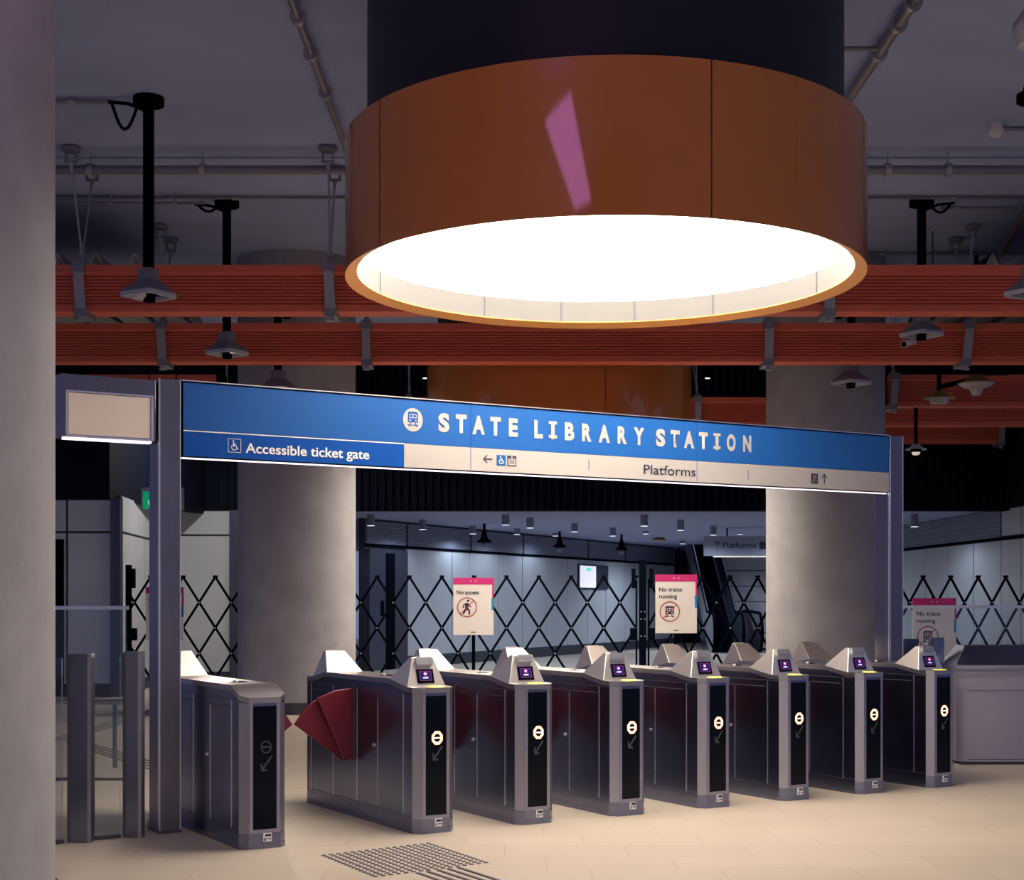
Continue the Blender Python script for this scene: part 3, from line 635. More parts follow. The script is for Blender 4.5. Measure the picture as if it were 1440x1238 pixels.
escalator(7.62, 1.0, 45.2, 'escalator with a round end half hidden behind the right column', 0.0, 2.2)

# ================================================================== FOLDING LATTICE BARRIERS
LT = 1.985; LB = 0.32; LY = 24.3
def lattice(label, x0, x1, pitch, first, y=LY):
    """crossing flat bars; top nodes at first + k*pitch"""
    t = thing('folding_barrier', label, 'barrier', ((x0+x1)/2, y, 0), 0); c = (x0+x1)/2
    n0 = math.floor((x0-first)/pitch)-2; n1 = math.ceil((x1-first)/pitch)+2; dh = (LT-LB)/4
    for k in range(n0, n1+1):
        xt = first+k*pitch
        for s in (-1, 1):
            xa, za, xb, zb = xt, LT, xt+s*2*pitch, LB
            def clip(xa, za, xb, zb, lim, lo):
                if (lo and xa < lim and xb < lim) or (not lo and xa > lim and xb > lim): return None
                if lo:
                    if xa < lim: f = (lim-xa)/(xb-xa); xa, za = lim, za+(zb-za)*f
                    elif xb < lim: f = (lim-xa)/(xb-xa); xb, zb = lim, za+(zb-za)*f
                else:
                    if xa > lim: f = (lim-xa)/(xb-xa); xa, za = lim, za+(zb-za)*f
                    elif xb > lim: f = (lim-xa)/(xb-xa); xb, zb = lim, za+(zb-za)*f
                return xa, za, xb, zb
            q = clip(xa, za, xb, zb, x0, True)
            if q: q = clip(*q, x1, False)
            if not q or abs(q[0]-q[2]) < 0.05: continue
            A = Vector((q[0]-c, s*0.012, q[1])); B = Vector((q[2]-c, s*0.012, q[3])); d = (B-A).normalized(); nrm = Vector((-d.z, 0, d.x))*0.0195
            b = MB(); yy = Vector((0, 0.006, 0))
            pts = [A-nrm-yy, A+nrm-yy, B+nrm-yy, B-nrm-yy, A-nrm+yy, A+nrm+yy, B+nrm+yy, B-nrm+yy]
            b.poly(pts, [(0,1,2,3), (7,6,5,4), (0,4,5,1), (1,5,6,2), (2,6,7,3), (3,7,4,0)]); b.build('lattice_bar', 'black', t)
        if x0 < xt < x1:
            b = MB(); b.box(xt-c-0.035, xt-c+0.035, -0.03, 0.03, LT-0.01, LT+0.03); b.build('top_cap', 'black', t)
            b = MB(); b.tube((xt-c, -0.03, LB), (xt-c, 0.03, LB), 0.03, n=10); b.tube((xt-c, 0, 0.0), (xt-c, 0, LB), 0.012, n=8); b.build('foot', 'black', t)
    b = MB()
    for k in range(n0*2, n1*2+1):
        for r in range(5):
            if (k+r) % 2: continue
            X = first+k*pitch/2; z = LT-r*dh
            if x0 < X < x1: b.tube((X-c, -0.026, z), (X-c, -0.020, z), 0.014, n=8)
    b.build('rivets', 'galv', t)
    for X, s in ((x0, 1), (x1, -1)):
        b = MB(); pw = 0.04 if X < -6 else 0.012; b.box(X-c-pw, X-c+pw, -0.05, 0.05, 0, LT+0.20 if X < -6 else LT-0.05)
        a_, b__ = sorted((X-c+s*(pw+0.005), X-c+s*(pw+0.065))); b.box(a_, b__, -0.04, 0.04, LT-0.18, LT+0.14)
        a_, b__ = sorted((X-c+s*pw, X-c+s*(pw+0.09))); b.box(a_, b__, -0.05, 0.05, 0.95, 1.15); b.box(X-c-0.04, X-c+0.04, -0.12, 0.12, 0, 0.03); b.build('end_post', 'black', t)
    return t
lattice('black folding lattice barrier left of the centre post, behind the no access poster', bx(181, LY), bx(895, LY), 0.530, bx(803.3, LY))
lattice('black folding lattice barrier right of the centre post, behind both no trains running posters', bx(912, LY), 9.95, 0.4515, bx(988, LY))
t = thing('barrier_post', 'thick black post where the two folding barriers meet in the centre', 'post', (bx(903.5, LY), LY-0.03, 0))
b = MB(); b.box(-0.055, 0.055, -0.05, 0.05, 0.02, 2.27); b.build('post', 'black', t)
b = MB(); b.box(-0.05, 0.05, -0.14, 0.14, 0, 0.02); b.build('base_plate', 'black', t)
for z in (1.30, 1.42, 1.02): 
    b = MB(); b.tube((-0.03, -0.056, z), (-0.03, -0.05, z), 0.012, n=8); b.build('bolt', 'galv', t); b = MB(); b.tube((0.03, -0.056, z), (0.03, -0.05, z), 0.012, n=8); b.build('bolt', 'galv', t)

# ================================================================== POSTERS ON STANDS
def no_ring(b, cx, cz, r, w, m, y=-0.004):
    n = 40
    for i in range(n):
        a0, a1 = 2*pi*i/n, 2*pi*(i+1)/n
        b.poly([(cx+rr*cos(a), y, cz+rr*sin(a)) for rr, a in ((r, a0), (r, a1), (r-w, a1), (r-w, a0))], [(0,1,2,3)], m)
    k = 0.7071; s = w/2*0.8
    b.poly([(cx-k*r+s*k, y, cz-k*r-s*k), (cx+k*r+s*k, y, cz+k*r-s*k), (cx+k*r-s*k, y, cz+k*r+s*k), (cx-k*r-s*k, y, cz-k*r+s*k)], [(0,1,2,3)], m)
def flat_disc(b, cx, cz, rx, rz, m, y, n=20): b.poly([(cx+rx*cos(2*pi*i/n), y, cz+rz*sin(2*pi*i/n)) for i in range(n)], [tuple(range(n))], m)
def bar2(b, x0, z0, x1, z1, w, m, y):
    d = Vector((x1-x0, 0, z1-z0)).normalized(); nn = Vector((-d.z, 0, d.x))*w/2; A = Vector((x0, y, z0)); B = Vector((x1, y, z1))
    b.poly([A-nn, B-nn, B+nn, A+nn], [(0,1,2,3)], m)
def train_icon(b, cx, cz, s, m, m2, y=-0.003):
    def R(x0, x1, z0, z1, mm, yy): b.poly([(cx+x0*s, yy, cz+z0*s), (cx+x1*s, yy, cz+z0*s), (cx+x1*s, yy, cz+z1*s), (cx+x0*s, yy, cz+z1*s)], [(0,1,2,3)], mm)
    R(-0.5, 0.5, -0.32, 0.55, m, y); R(-0.42, 0.42, 0.55, 0.62, m, y)
    R(-0.36, 0.36, 0.05, 0.42, m2, y-0.0006); R(-0.28, -0.05, 0.12, 0.34, m, y-0.0012); R(0.05, 0.28, 0.12, 0.34, m, y-0.0012)
    R(-0.38, -0.18, -0.20, -0.08, m2, y-0.0006); R(0.18, 0.38, -0.20, -0.08, m2, y-0.0006)
    bar2(b, cx-0.2*s, cz-0.34*s, cx-0.42*s, cz-0.72*s, 0.09*s, m, y); bar2(b, cx+0.2*s, cz-0.34*s, cx+0.42*s, cz-0.72*s, 0.09*s, m, y)
    R(-0.55, 0.55, -0.60, -0.53, m, y)
def poster(px0, px1, py0, y, lines, icon, label, tilt=0.0):
    w = (px1-px0)/F*y; h = w*1.42; top = EYE+(HY-py0)/F*y; x = bx((px0+px1)/2, y)
    t = thing('poster_stand', label, 'notice stand', (x, y, 0), 0, None)
    zb = top-h; s = w/0.6
    b = MB(); b.box(-w/2, w/2, 0, 0.03, zb, top); bd = b.build('board', 'poster', t)
    b = MB(); b.box(-w/2-0.002, w/2+0.002, -0.002, 0.031, top-0.10*s, top+0.002, 'magenta'); b.box(w/2-0.02*s, w/2+0.004, -0.002, 0.031, top-0.30*s, top-0.10*s, 'magenta')
    b.box(w/2-0.03*s, w/2+0.004, -0.002, 0.031, top-0.48*s, top-0.30*s, 'cyan'); b.build('colour_band', None, bd)
    z = top-0.245*s
    for ln in lines:
        text_obj(ln, 'ink', -w/2+0.05*s, -w/2+(0.05+0.036*len(ln)*1.03)*s, z, 0.062*s, bd, 'lettering', 0, 0.020); z -= 0.098*s
    cx = -w/2+0.205*s; cz = z-0.095*s; r = 0.148*s
    b = MB()
    if icon == 'train': train_icon(b, cx, cz, 0.125*s, 'ink', 'poster', -0.001)
    else:
        flat_disc(b, cx+0.015*s, cz+0.095*s, 0.018*s, 0.018*s, 'ink', -0.001)
        for seg in ((0.005,0.06,-0.01,-0.02,0.05), (-0.01,-0.02,-0.06,-0.10,0.026), (0.0,-0.02,0.035,-0.05,0.026), (0.035,-0.05,0.035,-0.11,0.024), (-0.005,0.065,-0.05,0.03,0.018), (-0.05,0.03,-0.06,-0.01,0.018), (0.01,0.06,0.035,0.02,0.018), (0.035,0.02,0.06,0.005,0.018)):
            bar2(b, cx+seg[0]*s, cz+seg[1]*s, cx+seg[2]*s, cz+seg[3]*s, seg[4]*s, 'ink', -0.001)
    b.build('pictogram', None, bd, weld=False)
    b = MB(); no_ring(b, cx, cz, r, 0.014*s, 'print_red', -0.004); b.build('prohibition_ring', None, bd, weld=False)
    b = MB(); b.box(-0.04*s, 0.03*s, -0.001, 0, zb+0.035*s, zb+0.048*s); b.build('small_print', 'ink', bd)
    b = MB(); b.tube((-0.035*s, -0.004, top-0.05*s), (-0.035*s, -0.0, top-0.05*s), 0.010, n=8); b.build('screw', 'poster', bd); b = MB(); b.tube((0.035*s, -0.004, top-0.05*s), (0.035*s, 0, top-0.05*s), 0.010, n=8); b.build('screw', 'poster', bd)
    b = MB(); b.box(-0.025, 0.025, 0.031, 0.075, 0.02, top+0.015); b.build('pole', 'black', t)
    b = MB(); b.lathe([(0, 0), (0.20, 0), (0.20, 0.012), (0.05, 0.03), (0, 0.03)], n=32, c=(0, 0.05)); b.build('base', 'black', t)
    return t
poster(637.5, 694, 813, 22.0, ['No access'], 'walk', 'white poster on a black stand reading No access with a crossed out walker')
poster(922, 980, 808.5, 22.0, ['No trains', 'running'], 'train', 'white No trains running poster right of the centre barrier post')
poster(1284, 1344.5, 841.5, 20.5, ['No trains', 'running'], 'train', 'No trains running poster seen through the glass screen at the right')
poster(205, 257.5, 826, 22.5, ['No trains', 'running'], 'train', 'poster almost hidden behind the left steel post, only its pink and blue edge showing')

# ================================================================== GATE LINE: posts, sign, lightbox
SP = Vector((-2.27, 10.25, 0))                     # left end of the sign's face
def sx(px):                                         # distance along the sign
    a = (px-CX)/F; return (a*SP.y-SP.x)/(U.x-a*U.y)
def steel_post(s, w, dp, label, top=3.125):
    o = SP+U*s; t = thing('steel_post', label, 'post', o, TH)
    b = MB(); b.box(0, w, 0, dp, 0, top); b.build('post_body', 'steel_post', t, bevel=0.004)
    b = MB(); b.box(-0.004, 0.0, 0.01, 0.02, 0.05, top); b.box(w-0.006, w+0.001, -0.003, 0.0, 0.02, top); b.box(0.0, 0.006, -0.003, 0.0, 0.02, top); b.build('edge_strip', 'seam_light', t)
    b = MB(); b.box(-0.006, w+0.006, -0.006, dp+0.006, 0, 0.02); b.build('base_plate', 'steel_dark', t)
    return t
s0 = sx(224)
steel_post(s0, 0.150, 0.23, 'tall steel post holding the left end of the blue station sign')
SL = 6.687
steel_post(SL+0.015, 0.165, 0.20, 'tall steel post holding the right end of the blue station sign')
t = thing('station_sign', 'long blue and white overhead sign reading State Library Station above the ticket gates', 'sign', SP+Vector((0, 0, 2.5975)), TH)
H1 = 3.123-2.5975; HM = 2.777-2.5975
sw = sx(568)
b = MB(); b.box(-0.016, SL+0.01, 0.004, 0.20, 0.0, H1); b.build('sign_box', 'black', t)
b = MB(); b.box(0, SL, 0.0, 0.004, HM+0.004, H1-0.012); b.build('upper_panel', 'blue', t)
b = MB(); b.box(0, sw, 0.0, 0.004, 0.004, HM-0.004); b.build('lower_left_panel', 'blue_deep', t)
b = MB(); b.box(sw+0.002, SL, 0.0, 0.004, 0.004, HM+0.002); b.build('lower_right_panel', 'white_sign', t)
b = MB(); b.box(0, sw, -0.002, 0.004, HM-0.004, HM+0.003, 'poster'); b.box(-0.01, SL, -0.004, 0.2, H1-0.012, H1-0.004, 'black'); b.box(-0.01, SL, -0.006, 0.2, H1-0.003, H1+0.004, 'seam_light')
for px in (662, 980): b.box(sx(px)-0.002, sx(px)+0.002, -0.0012, 0.0, 0.01, H1-0.014, 'blue_deep')
b.build('trim', None, t)
b = MB(); b.box(0.0, SL, 0.03, 0.06, -0.012, -0.004); b.build('light_strip', 'led', t)
def sh(px, py):                                     # height on the sign face
    q = SP+U*sx(px); return EYE+(HY-py)/F*q.y-2.5975
# heading, letter by letter
heads = [('S',624),('T',648.4),('A',672.8),('T',696.6),('E',721.6),('L',757.1),('I',777.2),('B',800.7),('R',824.9),('A',849.5),('R',874.8),('Y',898.4),('S',928.7),('T',949.2),('A',968.8),('T',988.8),('I',1008),('O',1028),('N',1050.4)]
hz = sh(624, 606.3); cap = sh(624, 581.5)-hz
head_o = None
for ch, px in heads:
    w = 1.08*{'I': 0.030, 'T': 0.088, 'A': 0.102, 'Y': 0.098, 'L': 0.074, 'E': 0.076, 'S': 0.088, 'B': 0.084, 'R': 0.086, 'O': 0.090, 'N': 0.084}[ch]; c = sx(px)
    o = text_obj(ch, 'white_sign', c-w/2, c+w/2, hz, cap, t, 'heading_letter', -0.001, 0.05)
    if ch == 'I':
        b = MB(); b.box(c-0.038, c+0.038, -0.004, -0.001, hz, hz+0.024); b.box(c-0.038, c+0.038, -0.004, -0.001, hz+cap-0.024, hz+cap); b.build('heading_letter', 'white_sign', t)
b = MB(); c = sx(580.5); zc = sh(580.5, 590.7); flat_disc(b, c, zc, 0.083, 0.088, 'white_sign', -0.002, 48); train_icon(b, c, zc+0.008, 0.085, 'blue_deep', 'white_sign', -0.003); b.build('train_emblem', None, t, weld=False)
def wheelchair(b, cx, cz, s, m, y=-0.004):
    flat_disc(b, cx-0.10*s, cz+0.36*s, 0.07*s, 0.07*s, m, y)
    bar2(b, cx-0.09*s, cz+0.26*s, cx-0.06*s, cz-0.04*s, 0.09*s, m, y); bar2(b, cx-0.08*s, cz+0.12*s, cx+0.14*s, cz+0.12*s, 0.06*s, m, y)
    bar2(b, cx-0.06*s, cz-0.03*s, cx+0.16*s, cz-0.03*s, 0.08*s, m, y); bar2(b, cx+0.15*s, cz-0.02*s, cx+0.26*s, cz-0.28*s, 0.07*s, m, y); bar2(b, cx+0.25*s, cz-0.28*s, cx+0.34*s, cz-0.24*s, 0.06*s, m, y)
    for i in range(14):
        a0 = RAD(130+i*15); a1 = a0+RAD(15); r0, r1 = 0.25*s, 0.19*s
        b.poly([(cx-0.03*s+r*cos(a), y, cz-0.14*s+r*sin(a)) for r, a in ((r0, a0), (r0, a1), (r1, a1), (r1, a0))], [(0,1,2,3)], m)
b = MB(); c = sx(329.5); zc = sh(329.5, 627); q = 0.048
for x0, x1, z0, z1 in ((-q, q, q-0.003, q), (-q, q, -q, -q+0.003), (-q, -q+0.003, -q, q), (q-0.003, q, -q, q)): b.box(c+x0, c+x1, -0.004, 0.0, zc+z0, zc+z1, 'poster')
wheelchair(b, c, zc, 0.085, 'poster'); b.build('access_symbol', None, t, weld=False)
text_obj('Accessible ticket gate', 'poster', sx(345), sx(519), sh(345, 636.8), 0.072, t, 'lettering', -0.001, 0.016, label='white lettering reading Accessible ticket gate')
text_obj('Platforms', 'ink', sx(905), sx(978), sh(905, 666.5), 0.081, t, 'lettering', -0.001, 0.006, label='dark lettering reading Platforms')
def arrow(b, cx, cz, s, ang, m, y=-0.003, w=0.07):
    R = lambda x, z: (cx+(x*cos(ang)-z*sin(ang))*s, cz+(x*sin(ang)+z*cos(ang))*s)
    for x0, z0, x1, z1 in ((0, -0.5, 0, 0.48), (0, 0.5, -0.38, 0.08), (0, 0.5, 0.38, 0.08)):
        a, c_ = R(x0, z0), R(x1, z1); bar2(b, a[0], a[1], c_[0], c_[1], w*s*1.6, m, y)
b = MB(); arrow(b, sx(686), sh(686, 645.8), 0.078, RAD(90), 'ink'); arrow(b, sx(1159), sh(1159, 674), 0.085, 0, 'ink'); b.build('direction_arrow', None, t, weld=False)
b = MB(); c = sx(704.7); zc = sh(704.7, 647.5); q = 0.040; b.box(c-q, c+q, -0.003, -0.001, zc-q, zc+q, 'blue'); wheelchair(b, c, zc, 0.075, 'poster', -0.005)
c = sx(719.6); zc = sh(719.6, 648.5); b.box(c-q, c+q, -0.003, -0.001, zc-q, zc+q, 'ink'); b.box(c-q*0.8, c+q*0.8, -0.004, -0.003, zc-q*0.85, zc+q*0.45, 'white_sign'); b.box(c-0.006, c+0.006, -0.004, -0.003, zc+q*0.55, zc+q*0.9, 'white_sign')
for dx in (-0.017, 0, 0.017): b.box(c+dx-0.003, c+dx+0.003, -0.005, -0.004, zc-q*0.6, zc+q*0.05, 'ink'); b.box(c+dx-0.004, c+dx+0.004, -0.005, -0.004, zc+q*0.12, zc+q*0.28, 'ink')
c = sx(1145.3); zc = sh(1145.3, 673.3); b.box(c-q, c+q, -0.003, -0.001, zc-q*1.1, zc+q*1.1, 'ink')
for k in range(4): bar2(b, c-0.028+0.012*k, zc-0.03+0.014*k, c-0.010+0.012*k, zc-0.03+0.014*k, 0.005, 'white_sign', -0.004)
flat_disc(b, c-0.012, zc+0.025, 0.008, 0.008, 'white_sign', -0.004); bar2(b, c-0.026, zc-0.018, c+0.022, zc+0.035, 0.005, 'white_sign', -0.004); bar2(b, c+0.008, zc-0.03, c+0.03, zc-0.012, 0.005, 'white_sign', -0.004)
b.build('symbols', None, t, weld=False)
b = MB()
for px, y0, y1 in ((828, 646, 662), (1052, 661, 675)): b.box(sx(px)-0.002, sx(px)+0.002, -0.002, 0, sh(px, y1), sh(px, y0))
b.build('divider', 'steel', t)
b = MB(); b.box(SL-0.33, SL+0.01, 0.12, 0.19, -0.42, -0.03); b.build('end_bracket', 'steel', t) if False else b.bm.free()

# blank lightbox on the left of the post
sa = sx(92); sb = sx(217); zt_ = EYE+(HY-530)/F*(SP.y+U.y*(sa+sb)/2); zb_ = EYE+(HY-617)/F*(SP.y+U.y*(sa+sb)/2)
t = thing('blank_lightbox', 'steel framed blank cream lightbox fixed to the left steel post', 'lightbox', SP+U*sa+Vector((0, 0, zb_)), TH); w = sb-sa; h = zt_-zb_
b = MB(); b.box(-0.03, w+0.01, 0.0, 0.2, 0, h); b.build('housing', 'steel_post', t, bevel=0.003)
b = MB(); b.box(0.02, w-0.03, -0.006, 0.0, 0.015, h*0.70); b.build('blank_panel', 'blank', t)
b = MB(); b.box(0.0, w-0.01, -0.014, 0.0, h*0.71, h*0.735); b.box(0.0, 0.014, -0.014, 0.0, 0.0, h*0.72); b.box(w-0.025, w-0.01, -0.014, 0.0, 0.0, h*0.72); b.box(0, w-0.01, -0.014, 0, -0.004, 0.01); b.build('front_frame', 'seam_light', t)
b = MB(); b.box(0, w-0.01, 0.03, 0.1, -0.014, -0.001); b.build('light_strip', 'led', t)
b = MB(); b.box(w+0.01, w+0.03, 0.05, 0.15, 0.0, h); b.build('mount', 'steel_dark', t)

# ================================================================== TICKET GATES
def gate_profile(front_head=True):
    p = [(0.0, 1.0), (0.16, 1.005), (0.40, 1.05), (1.53, 1.05), (1.77, 1.005), (1.93, 1.0)] if front_head else [(0.0, 0.975), (0.20, 1.05), (1.53, 1.05), (1.77, 1.005), (1.93, 1.0)]
    return p
def half(y, w, L=1.93):
    c = 0.05
    if y < c: return w/2-(c-y)
    if y > L-c: return w/2-(y-(L-c))
    return w/2
def make_gate(label, loc, front_head=True, lit=True, group=None, flaps='both'):
    t = thing('ticket_gate', label, 'ticket gate', loc, TH, group); w = 0.31; L = 1.93
    prof = gate_profile(front_head)
    ys = sorted(set([0, 0.05, L-0.05, L]+[p[0] for p in prof]))
    def ztop(y):
        for (a, za), (b_, zb) in zip(prof[:-1], prof[1:]):
            if a <= y <= b_: return za+(zb-za)*(y-a)/(b_-a)
        return prof[-1][1]
    # body
    b = MB()
    for y0, y1 in zip(ys[:-1], ys[1:]):
        for s in (-1, 1):
            b.poly([(s*half(y0, w), y0, 0.10), (s*half(y1, w), y1, 0.10), (s*half(y1, w), y1, ztop(y1)-0.035), (s*half(y0, w), y0, ztop(y0)-0.035)], [(0,1,2,3)])
    for y in (0, L): b.poly([(-half(y, w), y, 0.10), (half(y, w), y, 0.10), (half(y, w), y, ztop(y)-0.035), (-half(y, w), y, ztop(y)-0.035)], [(0,1,2,3)])
    b.build('body', 'steel', t)
    # lid
    b = MB(); e = 0.004; n = len(ys)
    pts = []
    for y in ys:
        yy = y-e if y == 0 else (y+e if y == L else y); hw = half(y, w)+e
        pts += [(-hw, yy, ztop(y)), (hw, yy, ztop(y)), (hw, yy, ztop(y)-0.035), (-hw, yy, ztop(y)-0.035)]
    fs = [(3, 2, 1, 0), tuple(4*(n-1)+k for k in range(4))]
    for i in range(n-1):
        for k in range(4): fs.append((4*i+k, 4*i+(k+1) % 4, 4*(i+1)+(k+1) % 4, 4*(i+1)+k))
    b.poly(pts, fs); b.build('lid', 'steel_top', t)
    # plinth
    b = MB()
    for z0, z1, g in ((0.0, 0.035, 0.006), (0.035, 0.10, 0.003)):
        ps = [(-half(0, w)-g, -g), (half(0, w)+g, -g), (w/2+g, 0.05), (w/2+g, L-0.05), (half(L, w)+g, L+g), (-half(L, w)-g, L+g), (-w/2-g, L-0.05), (-w/2-g, 0.05)]
        b.prism(ps, z0, z1, 'z')
    b.build('plinth', 'steel', t)
    # front and rear end trims with chamfers
    for end in (0, 1):
        def E(y): return y if not end else L-y
        b = MB(); zt = ztop(0 if not end else L)-0.036
        for s in (-1, 1):
            b.poly([(s*(w/2+0.002), E(0.05), 0.101), (s*(half(0, w)+0.001), E(-0.002), 0.101), (s*(half(0, w)+0.001), E(-0.002), zt), (s*(w/2+0.002), E(0.05), zt)], [(0,1,2,3)])
            b.box(min(s*0.081, s*0.105), max(s*0.081, s*0.105), min(E(-0.004), E(0)), max(E(-0.004), E(0)), 0.101, zt)
        b.box(-0.082, 0.082, min(E(-0.004), E(0)), max(E(-0.004), E(0)), 0.101, 0.125)
        b.build('end_trim', 'steel_front', t)
        b = MB(); b.box(-0.081, 0.081, min(E(-0.0035), E(0)), max(E(-0.0035), E(0)), 0.125, zt-0.02); disp = b.build('display_panel', 'screen', t)
        # status light
        y = E(-0.006); cx, cz = 0.008, 0.655
        b = MB(); nn = 8; r = 0.040
        col = ('led_core' if lit else 'led_off') if not end else 'led_off'
        for i in range(nn):
            a0, a1 = 2*pi*(i+0.5)/nn, 2*pi*(i+1.5)/nn
            b.poly([(cx+rr*cos(a), y, cz+rr*1.1*sin(a)) for rr, a in ((r, a0), (r, a1), (r-0.009, a1), (r-0.009, a0))], [(0,1,2,3)], col)
        b.poly([(cx-r+0.01, y, cz-0.0045), (cx+r-0.01, y, cz-0.0045), (cx+r-0.01, y, cz+0.0045), (cx-r+0.01, y, cz+0.0045)], [(0,1,2,3)], col)
        b.build('stop_symbol', None, disp, weld=False)
        if lit and not end:
            b = MB()
            for i in range(nn):
                a0, a1 = 2*pi*(i+0.5)/nn, 2*pi*(i+1.5)/nn; y2 = E(-0.0052)
                b.poly([(cx+rr*cos(a), y2, cz+rr*1.1*sin(a)) for rr, a in ((r+0.006, a0), (r+0.006, a1), (r-0.013, a1), (r-0.013, a0))], [(0,1,2,3)], 'led_red')
            b.build('red_glow_edge', None, disp, weld=False)
        b = MB(); ac = 'led_off' if not end else 'led_green'
        x0, z0, x1, z1 = cx+0.038, cz-0.06, cx-0.028, cz-0.145
        bar2(b, x0, z0, x1, z1, 0.012, ac, y); bar2(b, x1-0.005, z1-0.005, x1+0.034, z1-0.003, 0.012, ac, y); bar2(b, x1-0.002, z1-0.003, x1-0.004, z1+0.040, 0.012, ac, y)
        b.build('arrow_symbol', None, disp, weld=False)
    b = MB(); b.box(-0.012, 0.045, -0.008, -0.003, 0.045, 0.10, 'poster'); b.box(0.0, 0.04, -0.0095, -0.008, 0.078, 0.094, 'ink'); b.box(0.014, 0.040, -0.0095, -0.008, 0.060, 0.066, 'ink'); b.box(-0.006, 0.006, -0.0095, -0.008, 0.05, 0.07, 'steel'); b.build('sticker', None, t)
    # side panel seams and doors
    for s in (-1, 1):
        b = MB(); X = s*(w/2)
        def vb(y, z0, z1, ww, m): b.box(min(X, X+s*0.0025), max(X, X+s*0.0025), y-ww/2, y+ww/2, z0, z1, m)
        for y in (0.19, 0.95, 1.38, 1.80): vb(y, 0.12, 0.955, 0.008, 'seam_light')
        vb(0.60, 0.13, 0.90, 0.006, 'seam_light')
        for y0, y1 in ((0.22, 0.59), (0.61, 0.93), (1.0, 1.36), (1.41, 1.78)):
            b.box(min(X, X+s*0.002), max(X, X+s*0.002), y0, y1, 0.905, 0.911, 'steel_dark')
        b.box(min(X, X+s*0.002), max(X, X+s*0.002), 0.06, L-0.06, 0.957, 0.961, 'steel_dark'); b.box(min(X, X+s*0.002), max(X, X+s*0.002), 0.06, L-0.06, 0.118, 0.122, 'steel_dark')
        b.build('side_seams', None, t)
        b = MB(); b.tube((X, 0.66, 0.56), (X+s*0.010, 0.66, 0.56), 0.014, n=16); b.build('door_lock', 'seam_light', t)
    # reader heads
    def head(front):
        def Y(y): return y if front else L-y
        zb = ztop(0.14); zt = zb+0.20
        A = [(-0.150, 0.14, zb), (0.150, 0.14, zb), (0.150, 0.42, ztop(0.42)), (-0.150, 0.42, ztop(0.42)), (-0.083, 0.20, zt), (0.083, 0.20, zt), (0.083, 0.24, zt), (-0.083, 0.24, zt)]
        A = [(x, Y(y), z) for x, y, z in A]
        b = MB(); b.poly(A, [(4,5,6,7), (0,1,5,4), (1,2,6,5), (2,3,7,6), (3,0,4,7)])
        hd = b.build('reader_head', 'steel_head', t, bevel=0.004)
        ang = math.atan2(0.06, 0.20)
        T = (Matrix.Translation((0, 0.14, zb)) @ Matrix.Rotation(-ang, 4, 'X'))
        if not front: T = Matrix.Translation((0, L, 0)) @ Matrix.Rotation(pi, 4, 'Z') @ Matrix.Translation((0, 0, 0)) @ T
        b = MB(); b.box(-0.066, 0.066, -0.006, 0.0, 0.020, 0.122, T=T); sc = b.build('screen_bezel', 'screen', hd, bevel=0.003)
        b = MB(); x0, x1, z0, z1 = -0.048, 0.048, 0.038, 0.107
        b.box(x0, x1, -0.0068, -0.006, z0, z1, 'scr_blue', T=T)
        for q in ((x0, x1, z1-0.002, z1), (x0, x1, z0, z0+0.002), (x0, x0+0.002, z0, z1), (x1-0.002, x1, z0, z1)): b.box(q[0], q[1], -0.0073, -0.0068, q[2], q[3], 'scr_frame', T=T)
        n = 16; b.poly([(0.0+0.013*cos(2*pi*i/n), -0.0074, 0.087+0.013*sin(2*pi*i/n)) for i in range(n)], [tuple(range(n))], 'scr_pink', T=T)
        b.box(-0.008, 0.008, -0.0080, -0.0074, 0.084, 0.090, 'scr_white', T=T)
        for k in range(6): b.box(-0.021+k*0.007, -0.016+k*0.007, -0.0074, -0.0068, 0.054, 0.062+0.003*(k % 2), 'scr_white', T=T)
        b.build('screen_image', None, sc, weld=False)
        # card reader hood above the screen
        b = MB(); b.prism([(-0.065, 0.150), (0.062, 0.150), (0.067, 0.185), (0.055, 0.205), (-0.055, 0.205), (-0.067, 0.185)], -0.022, 0.0, 'y', T=T); b.build('card_slot', 'galv', hd)
        b = MB(); b.poly([(-0.062, -0.023, 0.160), (0.062, -0.023, 0.160), (0.062, -0.004, 0.215), (-0.062, -0.004, 0.215), (-0.062, -0.001, 0.160), (0.062, -0.001, 0.160)], [(0,1,2,3), (0,4,3), (1,2,5)], T=T); b.build('clear_cover', 'lens', hd)
        # tap pad on the deck
        b = MB(); b.lathe([(0.0, ztop(0.07)+0.006), (0.055, ztop(0.07)+0.006), (0.062, ztop(0.07)-0.001)], n=24, c=(0.03, Y(0.072))); b.build('tap_pad', 'yellow', t)
    if front_head: head(True)
    head(False)
    # round sensor on the deck
    ys_ = 0.52 if not front_head else 0.80
    b = MB(); b.lathe([(0.0, 1.058), (0.04, 1.056), (0.062, 1.050)], n=28, c=(0.02, ys_)); b.build('deck_sensor', 'screen', t)
    b = MB(); b.tube((-0.015, ys_-0.02, 1.052), (-0.015, ys_-0.02, 1.066), 0.014, n=12); b.build('sensor_bead', 'white_plastic', t)
    # barrier flaps
    full = [(0, 0.955), (0.15, 0.940), (0.30, 0.885), (0.077, 0.413), (0, 0.44)]; tip = [(0.285, 0.872), (0.31, 0.868), (0.39, 0.80), (0.462, 0.70), (0.077, 0.413)]
    small = [(0, 0.955), (0.10, 0.945), (0.18, 0.90), (0.235, 0.80), (0.245, 0.70), (0.10, 0.47), (0.0, 0.44)]
